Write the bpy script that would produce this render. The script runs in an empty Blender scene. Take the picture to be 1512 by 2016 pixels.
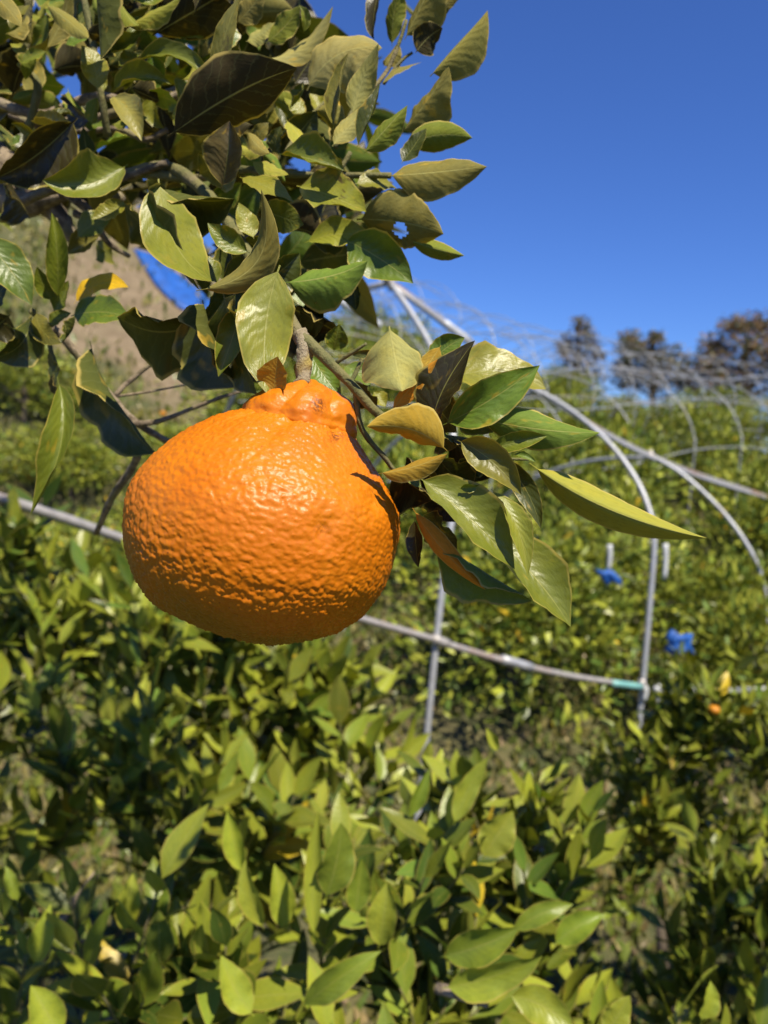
import bpy, bmesh, math, random
import numpy as np
from mathutils import Vector, Matrix, noise, Quaternion
random.seed(7); RNG = np.random.default_rng(7)
sc = bpy.context.scene
COL = sc.collection
R = math.radians

# ------------------------------------------------------------------ camera
F = 1515.0                                   # focal length in photograph pixels (1512 x 2016)
CAM = Vector((0, 0, 1.5))
PITCH, ROLL = R(-6.0), R(3.5)
_f = Vector((0, math.cos(PITCH), math.sin(PITCH)))
_r = Vector((1, 0, 0)); _u = _r.cross(_f)
CR = _r * math.cos(ROLL) + _u * math.sin(ROLL)
CU = -_r * math.sin(ROLL) + _u * math.cos(ROLL)
CB = -_f
CM = Matrix(((CR.x, CU.x, CB.x, CAM.x), (CR.y, CU.y, CB.y, CAM.y), (CR.z, CU.z, CB.z, CAM.z), (0, 0, 0, 1)))
cam_d = bpy.data.cameras.new('camera'); cam = bpy.data.objects.new('camera', cam_d); COL.objects.link(cam)
cam.matrix_world = CM
cam_d.sensor_fit = 'VERTICAL'; cam_d.sensor_height = 24.0; cam_d.lens = 24.0 * F / 2016.0
cam_d.clip_start = 0.02; cam_d.clip_end = 3000
cam_d.dof.use_dof = True; cam_d.dof.focus_distance = 0.262; cam_d.dof.aperture_fstop = 8.6; cam_d.dof.aperture_blades = 0
sc.camera = cam

# ------------------------------------------------------------------ sky, sun, exposure
SUN_EL, SUN_AZ = R(58), R(150)               # azimuth measured from +Y towards +X (behind the camera, to its right)
sun_dir = Vector((math.cos(SUN_EL) * math.sin(SUN_AZ), math.cos(SUN_EL) * math.cos(SUN_AZ), math.sin(SUN_EL)))
w = bpy.data.worlds.new('World'); sc.world = w; w.use_nodes = True
nt = w.node_tree; nt.nodes.clear()
out = nt.nodes.new('ShaderNodeOutputWorld'); bg = nt.nodes.new('ShaderNodeBackground'); sky = nt.nodes.new('ShaderNodeTexSky')
sky.sky_type = 'NISHITA'; sky.sun_disc = False; sky.sun_elevation = SUN_EL; sky.sun_rotation = SUN_AZ
sky.altitude = 200; sky.air_density = 1.0; sky.dust_density = 0.0; sky.ozone_density = 10.0
bg.inputs['Strength'].default_value = 0.068
tint = nt.nodes.new('ShaderNodeMix'); tint.data_type = 'RGBA'; tint.blend_type = 'MULTIPLY'; tint.inputs[0].default_value = 1.0
tint.inputs[7].default_value = (0.76, 0.95, 1.42, 1)                # the phone's deep blue rendering of the sky
nt.links.new(sky.outputs[0], tint.inputs[6]); nt.links.new(tint.outputs[2], bg.inputs['Color']); nt.links.new(bg.outputs[0], out.inputs[0])
sl = bpy.data.lights.new('sun', 'SUN'); sun = bpy.data.objects.new('sun', sl); COL.objects.link(sun)
sl.energy = 5.0; sl.angle = R(0.5); sl.color = (1.0, 0.91, 0.74)
sun.rotation_euler = (-sun_dir).to_track_quat('-Z', 'Y').to_euler(); sun.location = (2, -3, 6)
vs = sc.view_settings
vs.view_transform = 'Standard'; vs.look = 'None'; vs.exposure = 0.56; vs.gamma = 1.0; vs.use_curve_mapping = False
sc.cycles.max_bounces = 8; sc.cycles.diffuse_bounces = 3; sc.cycles.transparent_max_bounces = 8
sc.cycles.use_denoising = True

# ------------------------------------------------------------------ helpers
def cp(px, py, d):
    """photograph pixel + depth -> camera-space point (x right, y up, z towards the camera)"""
    return Vector(((px - 756.0) / F * d, -(py - 1008.0) / F * d, -d))
def wp(px, py, d):
    return CM @ cp(px, py, d)
def n2w(n):
    return (CR * n[0] + CU * n[1] + CB * n[2])
def tag(o, label=None, cat=None, group=None, kind=None):
    if label: o['label'] = label
    if cat: o['category'] = cat
    if group: o['group'] = group
    if kind: o['kind'] = kind
    return o
def empty(name, loc, parent=None):
    o = bpy.data.objects.new(name, None); COL.objects.link(o); o.location = loc; o.empty_display_size = 0.05
    if parent: o.parent = parent
    return o
def link_mesh(name, me, mat=None, parent=None, loc=None):
    """world-space mesh, parented without moving it"""
    o = bpy.data.objects.new(name, me); COL.objects.link(o)
    if mat is not None and len(me.materials) == 0: me.materials.append(mat)
    if loc is not None: o.location = loc
    if parent is not None:
        o.parent = parent
        pl = parent.matrix_world_l if hasattr(parent, 'matrix_world_l') else None
        o.matrix_parent_inverse = Matrix.Translation(-abs_loc(parent))
    return o
def abs_loc(o):
    v = Vector(o.location)
    return v                                   # parents are unrotated and themselves placed in world terms
def mesh(name, verts, faces, smooth=True):
    me = bpy.data.meshes.new(name); me.from_pydata([tuple(v) for v in verts], [], faces)
    if smooth: me.polygons.foreach_set('use_smooth', [True] * len(me.polygons))
    me.update(); return me
def catmull(pts, n=6):
    P = [Vector(p) for p in pts]; 
    if len(P) < 3:
        return [P[0].lerp(P[-1], i / n) for i in range(n + 1)]
    P = [P[0] * 2 - P[1]] + P + [P[-1] * 2 - P[-2]]; o = []
    for i in range(1, len(P) - 2):
        a, b, c, d = P[i - 1:i + 3]
        for k in range(n):
            t = k / n
            o.append(0.5 * ((2 * b) + (c - a) * t + (2 * a - 5 * b + 4 * c - d) * t * t + (3 * b - a - 3 * c + d) * t ** 3))
    o.append(P[-2]); return o
def tube_data(pts, rads, seg=8, base=0, rough=0.0, cap=True):
    vs_, fs = [], []
    n = len(pts); up = Vector((0.3, 0.2, 0.9)).normalized()
    for i, p in enumerate(pts):
        t = (pts[min(i + 1, n - 1)] - pts[max(i - 1, 0)])
        t = t.normalized() if t.length > 1e-9 else Vector((0, 0, 1))
        a = t.cross(up)
        a = a.normalized() if a.length > 1e-4 else t.orthogonal().normalized()
        b = t.cross(a); up = a.cross(t)
        for k in range(seg):
            th = 2 * math.pi * k / seg
            r = rads[i] * (1 + (rough * noise.noise(Vector((k * 1.7, i * 0.6, rads[0] * 900))) if rough else 0))
            vs_.append(p + (a * math.cos(th) + b * math.sin(th)) * r)
    for i in range(n - 1):
        for k in range(seg):
            k2 = (k + 1) % seg
            fs.append((base + i * seg + k, base + i * seg + k2, base + (i + 1) * seg + k2, base + (i + 1) * seg + k))
    if cap:
        fs.append(tuple(base + k for k in reversed(range(seg)))); fs.append(tuple(base + (n - 1) * seg + k for k in range(seg)))
    return vs_, fs
def tube(name, pts, r0, r1=None, mat=None, parent=None, seg=8, smooth_n=6, rough=0.0):
    P = catmull(pts, smooth_n) if smooth_n else [Vector(p) for p in pts]
    r1 = r0 if r1 is None else r1
    rr = [r0 + (r1 - r0) * i / max(1, len(P) - 1) for i in range(len(P))]
    v, f = tube_data(P, rr, seg, 0, rough)
    return link_mesh(name, mesh(name, v, f), mat, parent)

# ------------------------------------------------------------------ materials
class NB:
    def __init__(s, name):
        s.m = bpy.data.materials.new(name); s.m.use_nodes = True; s.t = s.m.node_tree; s.t.nodes.clear()
        s.o = s.n('ShaderNodeOutputMaterial')
    def n(s, typ, **kw):
        x = s.t.nodes.new(typ)
        for k, v in kw.items(): setattr(x, k, v)
        return x
    def l(s, a, b): s.t.links.new(a, b)
    def val(s, sock, v):
        if isinstance(v, bpy.types.NodeSocket): s.l(v, sock)
        else: sock.default_value = v
    def math(s, op, a, b=0.0, c=0.0, clamp=False):
        x = s.n('ShaderNodeMath', operation=op); x.use_clamp = clamp
        s.val(x.inputs[0], a); s.val(x.inputs[1], b); s.val(x.inputs[2], c); return x.outputs[0]
    def ramp(s, v, a, b, c=0.0, d=1.0):
        x = s.n('ShaderNodeMapRange'); x.interpolation_type = 'SMOOTHSTEP'
        s.val(x.inputs[0], v); x.inputs[1].default_value = a; x.inputs[2].default_value = b; x.inputs[3].default_value = c; x.inputs[4].default_value = d
        return x.outputs[0]
    def mix(s, fac, a, b, mode='MIX'):
        x = s.n('ShaderNodeMix', data_type='RGBA', blend_type=mode)
        s.val(x.inputs[0], fac); s.val(x.inputs[6], a if isinstance(a, bpy.types.NodeSocket) else (*a[:3], 1)); s.val(x.inputs[7], b if isinstance(b, bpy.types.NodeSocket) else (*b[:3], 1))
        return x.outputs[2]
    def noise(s, vec, scale, detail=3.0, rough=0.55):
        x = s.n('ShaderNodeTexNoise'); s.l(vec, x.inputs['Vector']); x.inputs['Scale'].default_value = scale
        x.inputs['Detail'].default_value = detail; x.inputs['Roughness'].default_value = rough; return x.outputs['Fac']
    def bump(s, h, strength, dist, normal=None):
        x = s.n('ShaderNodeBump'); s.l(h, x.inputs['Height']); x.inputs['Strength'].default_value = strength; x.inputs['Distance'].default_value = dist
        if normal is not None: s.l(normal, x.inputs['Normal'])
        return x.outputs[0]

def leaf_material(name, per_object, detail=True):
    b = NB(name)
    tc = b.n('ShaderNodeTexCoord'); geo = b.n('ShaderNodeNewGeometry'); oi = b.n('ShaderNodeObjectInfo')
    if per_object:
        colr, rnd, wear = oi.outputs['Color'], oi.outputs['Random'], oi.outputs['Alpha']
    else:
        at = b.n('ShaderNodeAttribute'); at.attribute_name = 'leaf_colour'; colr, wear = at.outputs['Color'], at.outputs['Alpha']
        rnd = geo.outputs['Random Per Island']
    uv = b.n('ShaderNodeUVMap'); sx = b.n('ShaderNodeSeparateXYZ'); b.l(uv.outputs[0], sx.inputs[0])
    au = b.math('ABSOLUTE', b.math('MULTIPLY_ADD', sx.outputs[0], 2.0, -1.0))       # 0 at midrib, 1 at margin
    v = sx.outputs[1]
    off = b.n('ShaderNodeCombineXYZ'); b.l(b.math('MULTIPLY', rnd, 37.0), off.inputs[0]); b.l(b.math('MULTIPLY', rnd, 91.0), off.inputs[1])
    va = b.n('ShaderNodeVectorMath', operation='ADD'); b.l(uv.outputs[0], va.inputs[0]); b.l(off.outputs[0], va.inputs[1])
    vec = va.outputs[0]
    n1 = b.noise(vec, 3.2, 3); n2 = b.noise(vec, 14.0, 4, 0.65)
    c = b.mix(b.ramp(n1, 0.35, 0.7, 0.0, 0.55), colr, b.mix(1.0, colr, (1.25, 1.12, 0.75), 'MULTIPLY'))
    c = b.mix(b.ramp(n2, 0.45, 0.75, 0.0, 0.25), c, (0.030, 0.042, 0.010))
    if detail:
        # side veins, drawn obliquely from the midrib
        ph = b.math('SUBTRACT', b.math('MULTIPLY', v, 9.5), b.math('MULTIPLY', b.math('POWER', au, 0.8), 2.1))
        ph = b.math('ADD', ph, b.math('MULTIPLY', n1, 2.4))
        wv = b.math('ABSOLUTE', b.math('SUBTRACT', b.math('FRACT', ph), 0.5))
        vein = b.ramp(wv, 0.0, 0.10, 1.0, 0.0)
        pill = b.ramp(wv, 0.0, 0.5, 0.0, 1.0)
        c = b.mix(b.math('MULTIPLY', vein, 0.10), c, (0.22, 0.24, 0.07))
        rib = b.ramp(au, 0.012, 0.040, 1.0, 0.0)
        c = b.mix(b.math('MULTIPLY', rib, 0.55), c, (0.30, 0.29, 0.07))
        edge = b.ramp(au, 0.90, 0.97, 0.0, 1.0)
        c = b.mix(b.math('MULTIPLY', edge, 0.75), c, (0.36, 0.29, 0.06))
        # dark insect specks and brown blotches, more where the leaf is worn
        vo = b.n('ShaderNodeTexVoronoi'); b.l(vec, vo.inputs['Vector']); vo.inputs['Scale'].default_value = 9.0
        sp = b.math('MULTIPLY', b.ramp(vo.outputs['Distance'], 0.03, 0.075, 1.0, 0.0), b.ramp(n1, 0.45, 0.55))
        c = b.mix(b.math('MULTIPLY', sp, b.ramp(wear, 0.1, 0.6, 0.15, 0.9)), c, (0.030, 0.018, 0.008))
        n3 = b.noise(vec, 2.1, 5, 0.7)
        bl = b.math('MULTIPLY', b.ramp(n3, 0.56, 0.66), b.ramp(wear, 0.35, 1.0))
        c = b.mix(b.math('MULTIPLY', bl, 0.85), c, (0.045, 0.026, 0.010))
        n4 = b.noise(vec, 4.3, 2, 0.5)
        yl = b.math('MULTIPLY', b.ramp(n4, 0.60, 0.72), b.ramp(wear, 0.05, 0.5))
        c = b.mix(b.math('MULTIPLY', yl, 0.5), c, (0.38, 0.25, 0.02))
    # pale underside
    und = b.mix(0.55, c, b.mix(1.0, c, (1.65, 1.55, 2.4), 'MULTIPLY'))
    c2 = b.mix(geo.outputs['Backfacing'], c, und)
    p = b.n('ShaderNodeBsdfPrincipled'); b.l(c2, p.inputs['Base Color'])
    ro = b.math('ADD', b.math('MULTIPLY', geo.outputs['Backfacing'], 0.34), b.math('MULTIPLY_ADD', n2, 0.28, 0.22))
    b.l(ro, p.inputs['Roughness']); b.l(b.math('MULTIPLY_ADD', geo.outputs['Backfacing'], -0.22, 0.33), p.inputs['Specular IOR Level'])
    if detail:
        h = b.math('ADD', b.math('MULTIPLY', pill, 0.5), b.math('MULTIPLY', b.noise(vec, 30.0, 3, 0.6), 0.7))
        h = b.math('SUBTRACT', h, b.math('MULTIPLY', rib, 0.6))
        b.l(b.bump(h, 0.20, 0.0010), p.inputs['Normal'])
    tr = b.n('ShaderNodeBsdfTranslucent'); b.l(b.mix(1.0, c, (1.5, 1.35, 0.35), 'MULTIPLY'), tr.inputs['Color'])
    mx = b.n('ShaderNodeMixShader'); mx.inputs[0].default_value = 0.11
    b.l(p.outputs[0], mx.inputs[1]); b.l(tr.outputs[0], mx.inputs[2]); b.l(mx.outputs[0], b.o.inputs[0])
    return b.m
M_LEAF = leaf_material('citrus_leaf', True)
M_MASS = leaf_material('citrus_leaf_mass', False, True)
M_FAR = leaf_material('far_leaf_mass', False, False)

def bark_material(name, c1, c2, c3, scale):
    b = NB(name); tc = b.n('ShaderNodeTexCoord')
    mp = b.n('ShaderNodeMapping'); b.l(tc.outputs['Object'], mp.inputs[0])
    n1 = b.noise(mp.outputs[0], scale, 5, 0.7); n2 = b.noise(mp.outputs[0], scale * 4, 4, 0.7); n3 = b.noise(mp.outputs[0], scale * 0.35, 2)
    c = b.mix(b.ramp(n1, 0.35, 0.65), c1, c2); c = b.mix(b.ramp(n3, 0.52, 0.68, 0, 0.8), c, c3)
    p = b.n('ShaderNodeBsdfPrincipled'); b.l(c, p.inputs['Base Color']); p.inputs['Roughness'].default_value = 0.85
    b.l(b.bump(b.math('ADD', n1, b.math('MULTIPLY', n2, 0.5)), 0.8, 0.0015), p.inputs['Normal']); b.l(p.outputs[0], b.o.inputs[0]); return b.m
M_BARK = bark_material('old_bark', (0.09, 0.065, 0.04), (0.32, 0.25, 0.165), (0.19, 0.17, 0.07), 130)
M_TWIG = bark_material('green_twig', (0.10, 0.105, 0.03), (0.17, 0.15, 0.05), (0.20, 0.16, 0.08), 120)
M_PEDI = bark_material('fruit_stalk', (0.20, 0.155, 0.08), (0.33, 0.27, 0.17), (0.36, 0.27, 0.05), 160)
M_TRUNK = bark_material('tree_trunk', (0.06, 0.045, 0.03), (0.13, 0.10, 0.07), (0.10, 0.09, 0.05), 14)

def skin_material():
    b = NB('mandarin_peel'); tc = b.n('ShaderNodeTexCoord'); vec = tc.outputs['Object']
    vo = b.n('ShaderNodeTexVoronoi'); b.l(vec, vo.inputs['Vector']); vo.inputs['Scale'].default_value = 620
    n1 = b.noise(vec, 30, 3); n2 = b.noise(vec, 260, 3); n0 = b.noise(vec, 900, 3)
    at = b.n('ShaderNodeAttribute'); at.attribute_name = 'peel_unshaded'       # 1 plain peel, 0 underside shade painted in as a dark yellow-green
    c = b.mix(b.ramp(n1, 0.35, 0.68), (0.55, 0.145, 0.0022), (0.59, 0.172, 0.0035))
    c = b.mix(b.ramp(n2, 0.50, 0.72, 0, 0.35), c, (0.62, 0.205, 0.008))
    c = b.mix(b.ramp(at.outputs['Fac'], 0.0, 1.0, 0.8, 0.0), c, (0.22, 0.125, 0.003))  # darkens the blossom end: shade of the underside mixed into the peel colour
    vd = b.n('ShaderNodeTexVoronoi'); b.l(vec, vd.inputs['Vector']); vd.inputs['Scale'].default_value = 230
    dots = b.math('MULTIPLY', b.ramp(vd.outputs['Distance'], 0.055, 0.10, 1, 0), b.ramp(b.noise(vec, 70, 2), 0.50, 0.60))
    c = b.mix(b.math('MULTIPLY', dots, 0.75), c, (0.16, 0.045, 0.004))
    # the small dark scars of the neck and shoulder
    sc_ = b.n('ShaderNodeAttribute'); sc_.attribute_name = 'scar'
    c = b.mix(b.math('MULTIPLY', b.math('MULTIPLY', sc_.outputs['Fac'], b.ramp(n0, 0.40, 0.60)), 0.8), c, (0.10, 0.03, 0.006))
    p = b.n('ShaderNodeBsdfPrincipled'); b.l(c, p.inputs['Base Color']); p.inputs['Roughness'].default_value = 0.41
    p.inputs['Specular IOR Level'].default_value = 0.32
    p.inputs['Subsurface Weight'].default_value = 0.12; p.inputs['Subsurface Radius'].default_value = (1.0, 0.35, 0.05); p.inputs['Subsurface Scale'].default_value = 0.0025
    h = b.math('ADD', b.math('MULTIPLY', b.ramp(vo.outputs['Distance'], 0.0, 0.55), -0.5), b.math('MULTIPLY', n0, 0.5))
    b.l(b.bump(h, 0.35, 0.0004), p.inputs['Normal']); b.l(p.outputs[0], b.o.inputs[0]); return b.m
M_PEEL = skin_material()

def metal_material(name, base, rust, amount):
    b = NB(name); tc = b.n('ShaderNodeTexCoord'); vec = tc.outputs['Object']
    n1 = b.noise(vec, 2.3, 4, 0.65); n2 = b.noise(vec, 40, 3)
    c = b.mix(b.ramp(n2, 0.3, 0.7), base, tuple(x * 0.78 for x in base))
    f = b.ramp(n1, 0.72 - amount, 0.80 - amount * 0.7)
    c = b.mix(b.math('MULTIPLY', f, 0.85), c, rust)
    p = b.n('ShaderNodeBsdfPrincipled'); b.l(c, p.inputs['Base Color']); b.l(b.math('MULTIPLY_ADD', f, -0.2, 0.25), p.inputs['Metallic'])
    p.inputs['Roughness'].default_value = 0.45; b.l(b.bump(n2, 0.2, 0.001), p.inputs['Normal']); b.l(p.outputs[0], b.o.inputs[0]); return b.m
M_PIPE = metal_material('galvanised_pipe', (0.44, 0.45, 0.47), (0.24, 0.13, 0.08), 0.12)
M_RUST = metal_material('rusty_pipe', (0.44, 0.41, 0.38), (0.27, 0.13, 0.07), 0.20)

def simple(name, c, rough=0.6, var=0.15, scale=20, trans=0.0):
    b = NB(name); tc = b.n('ShaderNodeTexCoord'); n = b.noise(tc.outputs['Object'], scale, 4)
    cc = b.mix(b.ramp(n, 0.3, 0.7), c, tuple(x * (1 - var) for x in c))
    p = b.n('ShaderNodeBsdfPrincipled'); b.l(cc, p.inputs['Base Color']); p.inputs['Roughness'].default_value = rough
    b.l(b.bump(n, 0.3, 0.004), p.inputs['Normal'])
    if trans:
        t = b.n('ShaderNodeBsdfTranslucent'); b.l(cc, t.inputs[0]); mx = b.n('ShaderNodeMixShader'); mx.inputs[0].default_value = trans
        b.l(p.outputs[0], mx.inputs[1]); b.l(t.outputs[0], mx.inputs[2]); b.l(mx.outputs[0], b.o.inputs[0])
    else: b.l(p.outputs[0], b.o.inputs[0])
    return b.m
M_BLUE = simple('blue_sheet', (0.010, 0.10, 0.42), 0.6, 0.35, 6)
M_FILM = simple('white_film', (0.72, 0.74, 0.74), 0.35, 0.2, 12, 0.2)
M_TEAL = simple('teal_tape', (0.20, 0.46, 0.44), 0.4, 0.2, 12)
M_ORANGE = simple('far_mandarin', (0.62, 0.24, 0.008), 0.5, 0.2, 40)
M_SCAR = simple('dry_calyx', (0.10, 0.055, 0.02), 0.8, 0.4, 200)

def ground_material():
    b = NB('orchard_soil'); tc = b.n('ShaderNodeTexCoord'); vec = tc.outputs['Object']
    n1 = b.noise(vec, 0.7, 6, 0.65); n2 = b.noise(vec, 5, 5, 0.7); n3 = b.noise(vec, 30, 4, 0.7)
    at = b.n('ShaderNodeAttribute'); at.attribute_name = 'bare'
    soil = b.mix(b.ramp(n2, 0.3, 0.7), (0.17, 0.125, 0.07), (0.27, 0.205, 0.125)); soil = b.mix(b.ramp(n3, 0.45, 0.7, 0, 0.7), soil, (0.12, 0.085, 0.05)); soil = b.mix(b.ramp(n1, 0.45, 0.62, 0, 0.55), soil, (0.13, 0.115, 0.05))
    grass = b.mix(b.ramp(n2, 0.35, 0.65), (0.055, 0.070, 0.018), (0.13, 0.115, 0.045)); grass = b.mix(b.ramp(n3, 0.5, 0.7, 0, 0.6), grass, (0.15, 0.115, 0.06))
    f = b.math('ADD', at.outputs['Fac'], b.math('MULTIPLY_ADD', n1, 0.8, -0.40))
    c = b.mix(b.ramp(f, 0.35, 0.65), grass, soil)
    p = b.n('ShaderNodeBsdfPrincipled'); b.l(c, p.inputs['Base Color']); p.inputs['Roughness'].default_value = 0.95
    b.l(b.bump(b.math('ADD', n2, n3), 0.9, 0.03), p.inputs['Normal']); b.l(p.outputs[0], b.o.inputs[0]); return b.m
M_GROUND = ground_material()

# ------------------------------------------------------------------ ground
def sstep(a, b, x):
    t = np.clip((x - a) / (b - a), 0, 1); return t * t * (3 - 2 * t)
def gh(x, y):
    """height of the hillside: low beside the camera, climbing away and to the left"""
    x = np.asarray(x, float); y = np.asarray(y, float)
    xc = np.clip(x, -14, 13)
    crest = np.interp(xc, [-14, -7, -4, -2, -.5, 1.3, 3, 5, 8, 13], [8.5, 6.6, 4.8, 3.4, 2.6, 1.95, 1.65, 1.45, 1.3, 1.1])
    t = np.clip((y - 3.5) / 10.5, 0, 1); t = t ** 1.15
    h = -0.20 + t * (crest + 0.2)
    far = sstep(16, 45, y)
    h = h * (1 - far) + 0.6 * far
    back = sstep(4, -6, y) * 0
    return h + 0.05 * np.sin(x * 1.7 + 0.5 * y) * sstep(2, 5, y) + back
def bare(x, y):
    """1 on the worn soil track and bank that climbs the left of the hill"""
    x = np.asarray(x, float); y = np.asarray(y, float)
    c = -0.27 * y - 0.3                                    # centre line
    return np.clip(sstep(1.5, 0.6, np.abs(x - c + 0.25) * 0.9) * sstep(8.2, 9.6, y + 0.5 * np.sin(x * 2.3)), 0, 1)
def build_ground():
    xs = np.concatenate([np.linspace(-900, -40, 12), np.linspace(-30, -10, 14), np.linspace(-9.6, 9.6, 97), np.linspace(10, 30, 14), np.linspace(40, 900, 12)])
    ys = np.concatenate([np.linspace(-900, -20, 10), np.linspace(-12, -0.5, 12), np.linspace(0, 18, 91), np.linspace(19, 60, 24), np.linspace(75, 1500, 14)])
    X, Y = np.meshgrid(xs, ys); Z = gh(X, Y)
    n = len(xs); V = np.stack([X.ravel(), Y.ravel(), Z.ravel()], 1)
    Fc = [(j * n + i, j * n + i + 1, (j + 1) * n + i + 1, (j + 1) * n + i) for j in range(len(ys) - 1) for i in range(n - 1)]
    me = mesh('ground', V, Fc)
    a = me.attributes.new('bare', 'FLOAT', 'POINT'); a.data.foreach_set('value', bare(X, Y).ravel().astype(np.float32))
    o = link_mesh('ground', me, M_GROUND); tag(o, 'grassy hillside with a bare tan soil bank on the left', None, None, 'structure')
build_ground()

# ------------------------------------------------------------------ leaves: shapes
def leaf_profile(t):
    """half width along the blade, 0..1; petiole for the first 7 per cent"""
    if t < 0.07: return 0.028
    s = (t - 0.07) / 0.93
    return max(0.0, (s ** 0.70) * ((1 - s) ** 1.02) * 3.20) * (1 - 0.10 * (s > 0.9) * (s - 0.9) * 10) + 0.004
NT, NU = 18, 8
def hero_leaf(bx, by, tx, ty, wpx, d0, d1, bend=0, n=(0.2, 0.35, 0.9), fold=14, side='t', col='g', twist=0, curl=0.0, bow=0.0, hole=None, wear=None, parent=None, seed=None, wave=1.0, name='leaf'):
    """a single leaf: base and tip pixels with their depths, full width in pixels, sideways bend, facing"""
    rs = random.Random(seed if seed is not None else hash((bx, by, tx, ty)) & 0xffff)
    nt, nu = (40, 20) if hole else (NT, NU)
    P0, P1 = cp(bx, by, d0), cp(tx, ty, d1)
    dm = (d0 + d1) / 2
    L = (P1 - P0).length
    dx, dy = tx - bx, ty - by; ln = math.hypot(dx, dy) or 1
    perp = Vector((dy / ln, dx / ln, 0))                      # visually left of the travel direction (y up)
    perp = Vector((dy / ln, -(-dx / ln), 0))
    mid = (P0 + P1) / 2 + perp * (bend / F * dm) + Vector((0, 0, bow * L))
    Pc = mid * 2 - (P0 + P1) / 2
    N0 = Vector(n).normalized()
    hw = wpx / F * dm / 2
    sgn = 1.0 if side == 't' else -1.0
    ch = rs.uniform(0, 9)
    fo = R(fold)
    verts, uvs = [], []
    T_ = (P1 - P0).normalized(); Nn = (N0 - T_ * N0.dot(T_)).normalized(); S_ = T_.cross(Nn)
    fs = math.hypot(S_.x, S_.y)
    hw = hw / max(0.5, fs) / max(0.42, math.cos(fo))
    fo = fo + R(rs.uniform(-2, 16)); curl = curl + rs.uniform(-.3, .3); twist = twist + rs.uniform(-26, 26); kink = rs.uniform(-.10, .16); droop = rs.uniform(-.05, .10)
    for i in range(nt + 1):
        t = i / nt
        p = P0 * (1 - t) ** 2 + Pc * 2 * t * (1 - t) + P1 * t * t + N0 * (sgn * L * (droop * math.sin(t * math.pi) - kink * max(0, t - .6) ** 2 * 2))
        T = ((Pc - P0) * (1 - t) + (P1 - Pc) * t)
        T = T.normalized() if T.length > 1e-9 else T_
        N = N0 - T * N0.dot(T)
        N = N.normalized() if N.length > 1e-6 else T.orthogonal().normalized()
        N.rotate(Quaternion(T, R(twist) * (t - 0.4)))
        S = T.cross(N)
        wd = leaf_profile(t) * hw
        for j in range(nu + 1):
            u = -1 + 2 * j / nu
            au = abs(u)
            lift = (au ** (1.12 if fold >= 38 else 1.9)) * math.sin(fo) * 1.1 + curl * au * au
            wv = wave * (0.17 * math.sin(t * 10 + ch + (2.1 if u > 0 else 0)) + 0.07 * math.sin(t * 29 + ch * 2 + (1.3 if u > 0 else 0))) * au ** 2
            cren = 1.0 + (0.022 * math.sin(t * 75 + ch + u) * (1 if au > 0.99 else 0))
            q = p + S * (u * wd * cren * math.cos(fo) * (1 - 0.25 * curl * curl * au)) + N * (sgn * wd * (lift + wv))
            verts.append(q); uvs.append(((u + 1) / 2, t))
    faces = []
    for i in range(nt):
        for j in range(nu):
            a = i * (nu + 1) + j
            if hole:
                ct, cu, rt = hole
                tt, uu = (i + 0.5) / nt, -1 + 2 * (j + 0.5) / nu
                if ((tt - ct) / rt) ** 2 + ((uu - cu) / (rt * 3.2)) ** 2 < 1 + .5 * math.sin(9 * math.atan2(uu - cu, (tt - ct) * 3)) * .5: continue
            q = (a, a + 1, a + nu + 2, a + nu + 1)
            faces.append(q if side == 't' else q[::-1])
    C = (P0 + P1) / 2
    me = mesh(name, [CM.to_3x3() @ (q - P0) for q in verts], faces)
    # winding so that the upper face looks towards +n for side 't'
    uvl = me.uv_layers.new(name='UVMap')
    for lp in me.loops: uvl.data[lp.index].uv = uvs[lp.vertex_index]
    me.update()
    s = Vector((0, 0, 0))
    for pl in me.polygons: s += pl.normal * pl.area
    want = n2w(N0) * sgn
    if s.dot(want) < 0: me.flip_normals()
    me.materials.append(M_LEAF)
    o = bpy.data.objects.new(name, me); COL.objects.link(o)
    o.matrix_world = Matrix.Translation(CM @ P0)
    if parent is not None:
        o.parent = parent; o.matrix_parent_inverse = Matrix.Translation(-parent.location)
        o.location = CM @ P0
    c = LC[col]; k = rs.uniform(0.88, 1.12)
    o.color = (c[0] * k, c[1] * k * rs.uniform(0.95, 1.05), c[2] * k, (rs.uniform(0.1, 0.6) if wear is None else wear))
    return o
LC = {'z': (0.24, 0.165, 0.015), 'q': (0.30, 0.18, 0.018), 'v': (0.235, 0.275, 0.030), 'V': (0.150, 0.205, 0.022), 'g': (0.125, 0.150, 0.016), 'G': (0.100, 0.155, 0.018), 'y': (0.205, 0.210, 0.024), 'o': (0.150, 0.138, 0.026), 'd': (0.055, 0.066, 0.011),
      'Y': (0.55, 0.34, 0.012), 'O': (0.42, 0.19, 0.015), 'b': (0.11, 0.085, 0.040), 'k': (0.034, 0.029, 0.009), 'p': (0.235, 0.225, 0.055)}  # dark green d and near-black k put shade into the colour of shaded leaves

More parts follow.
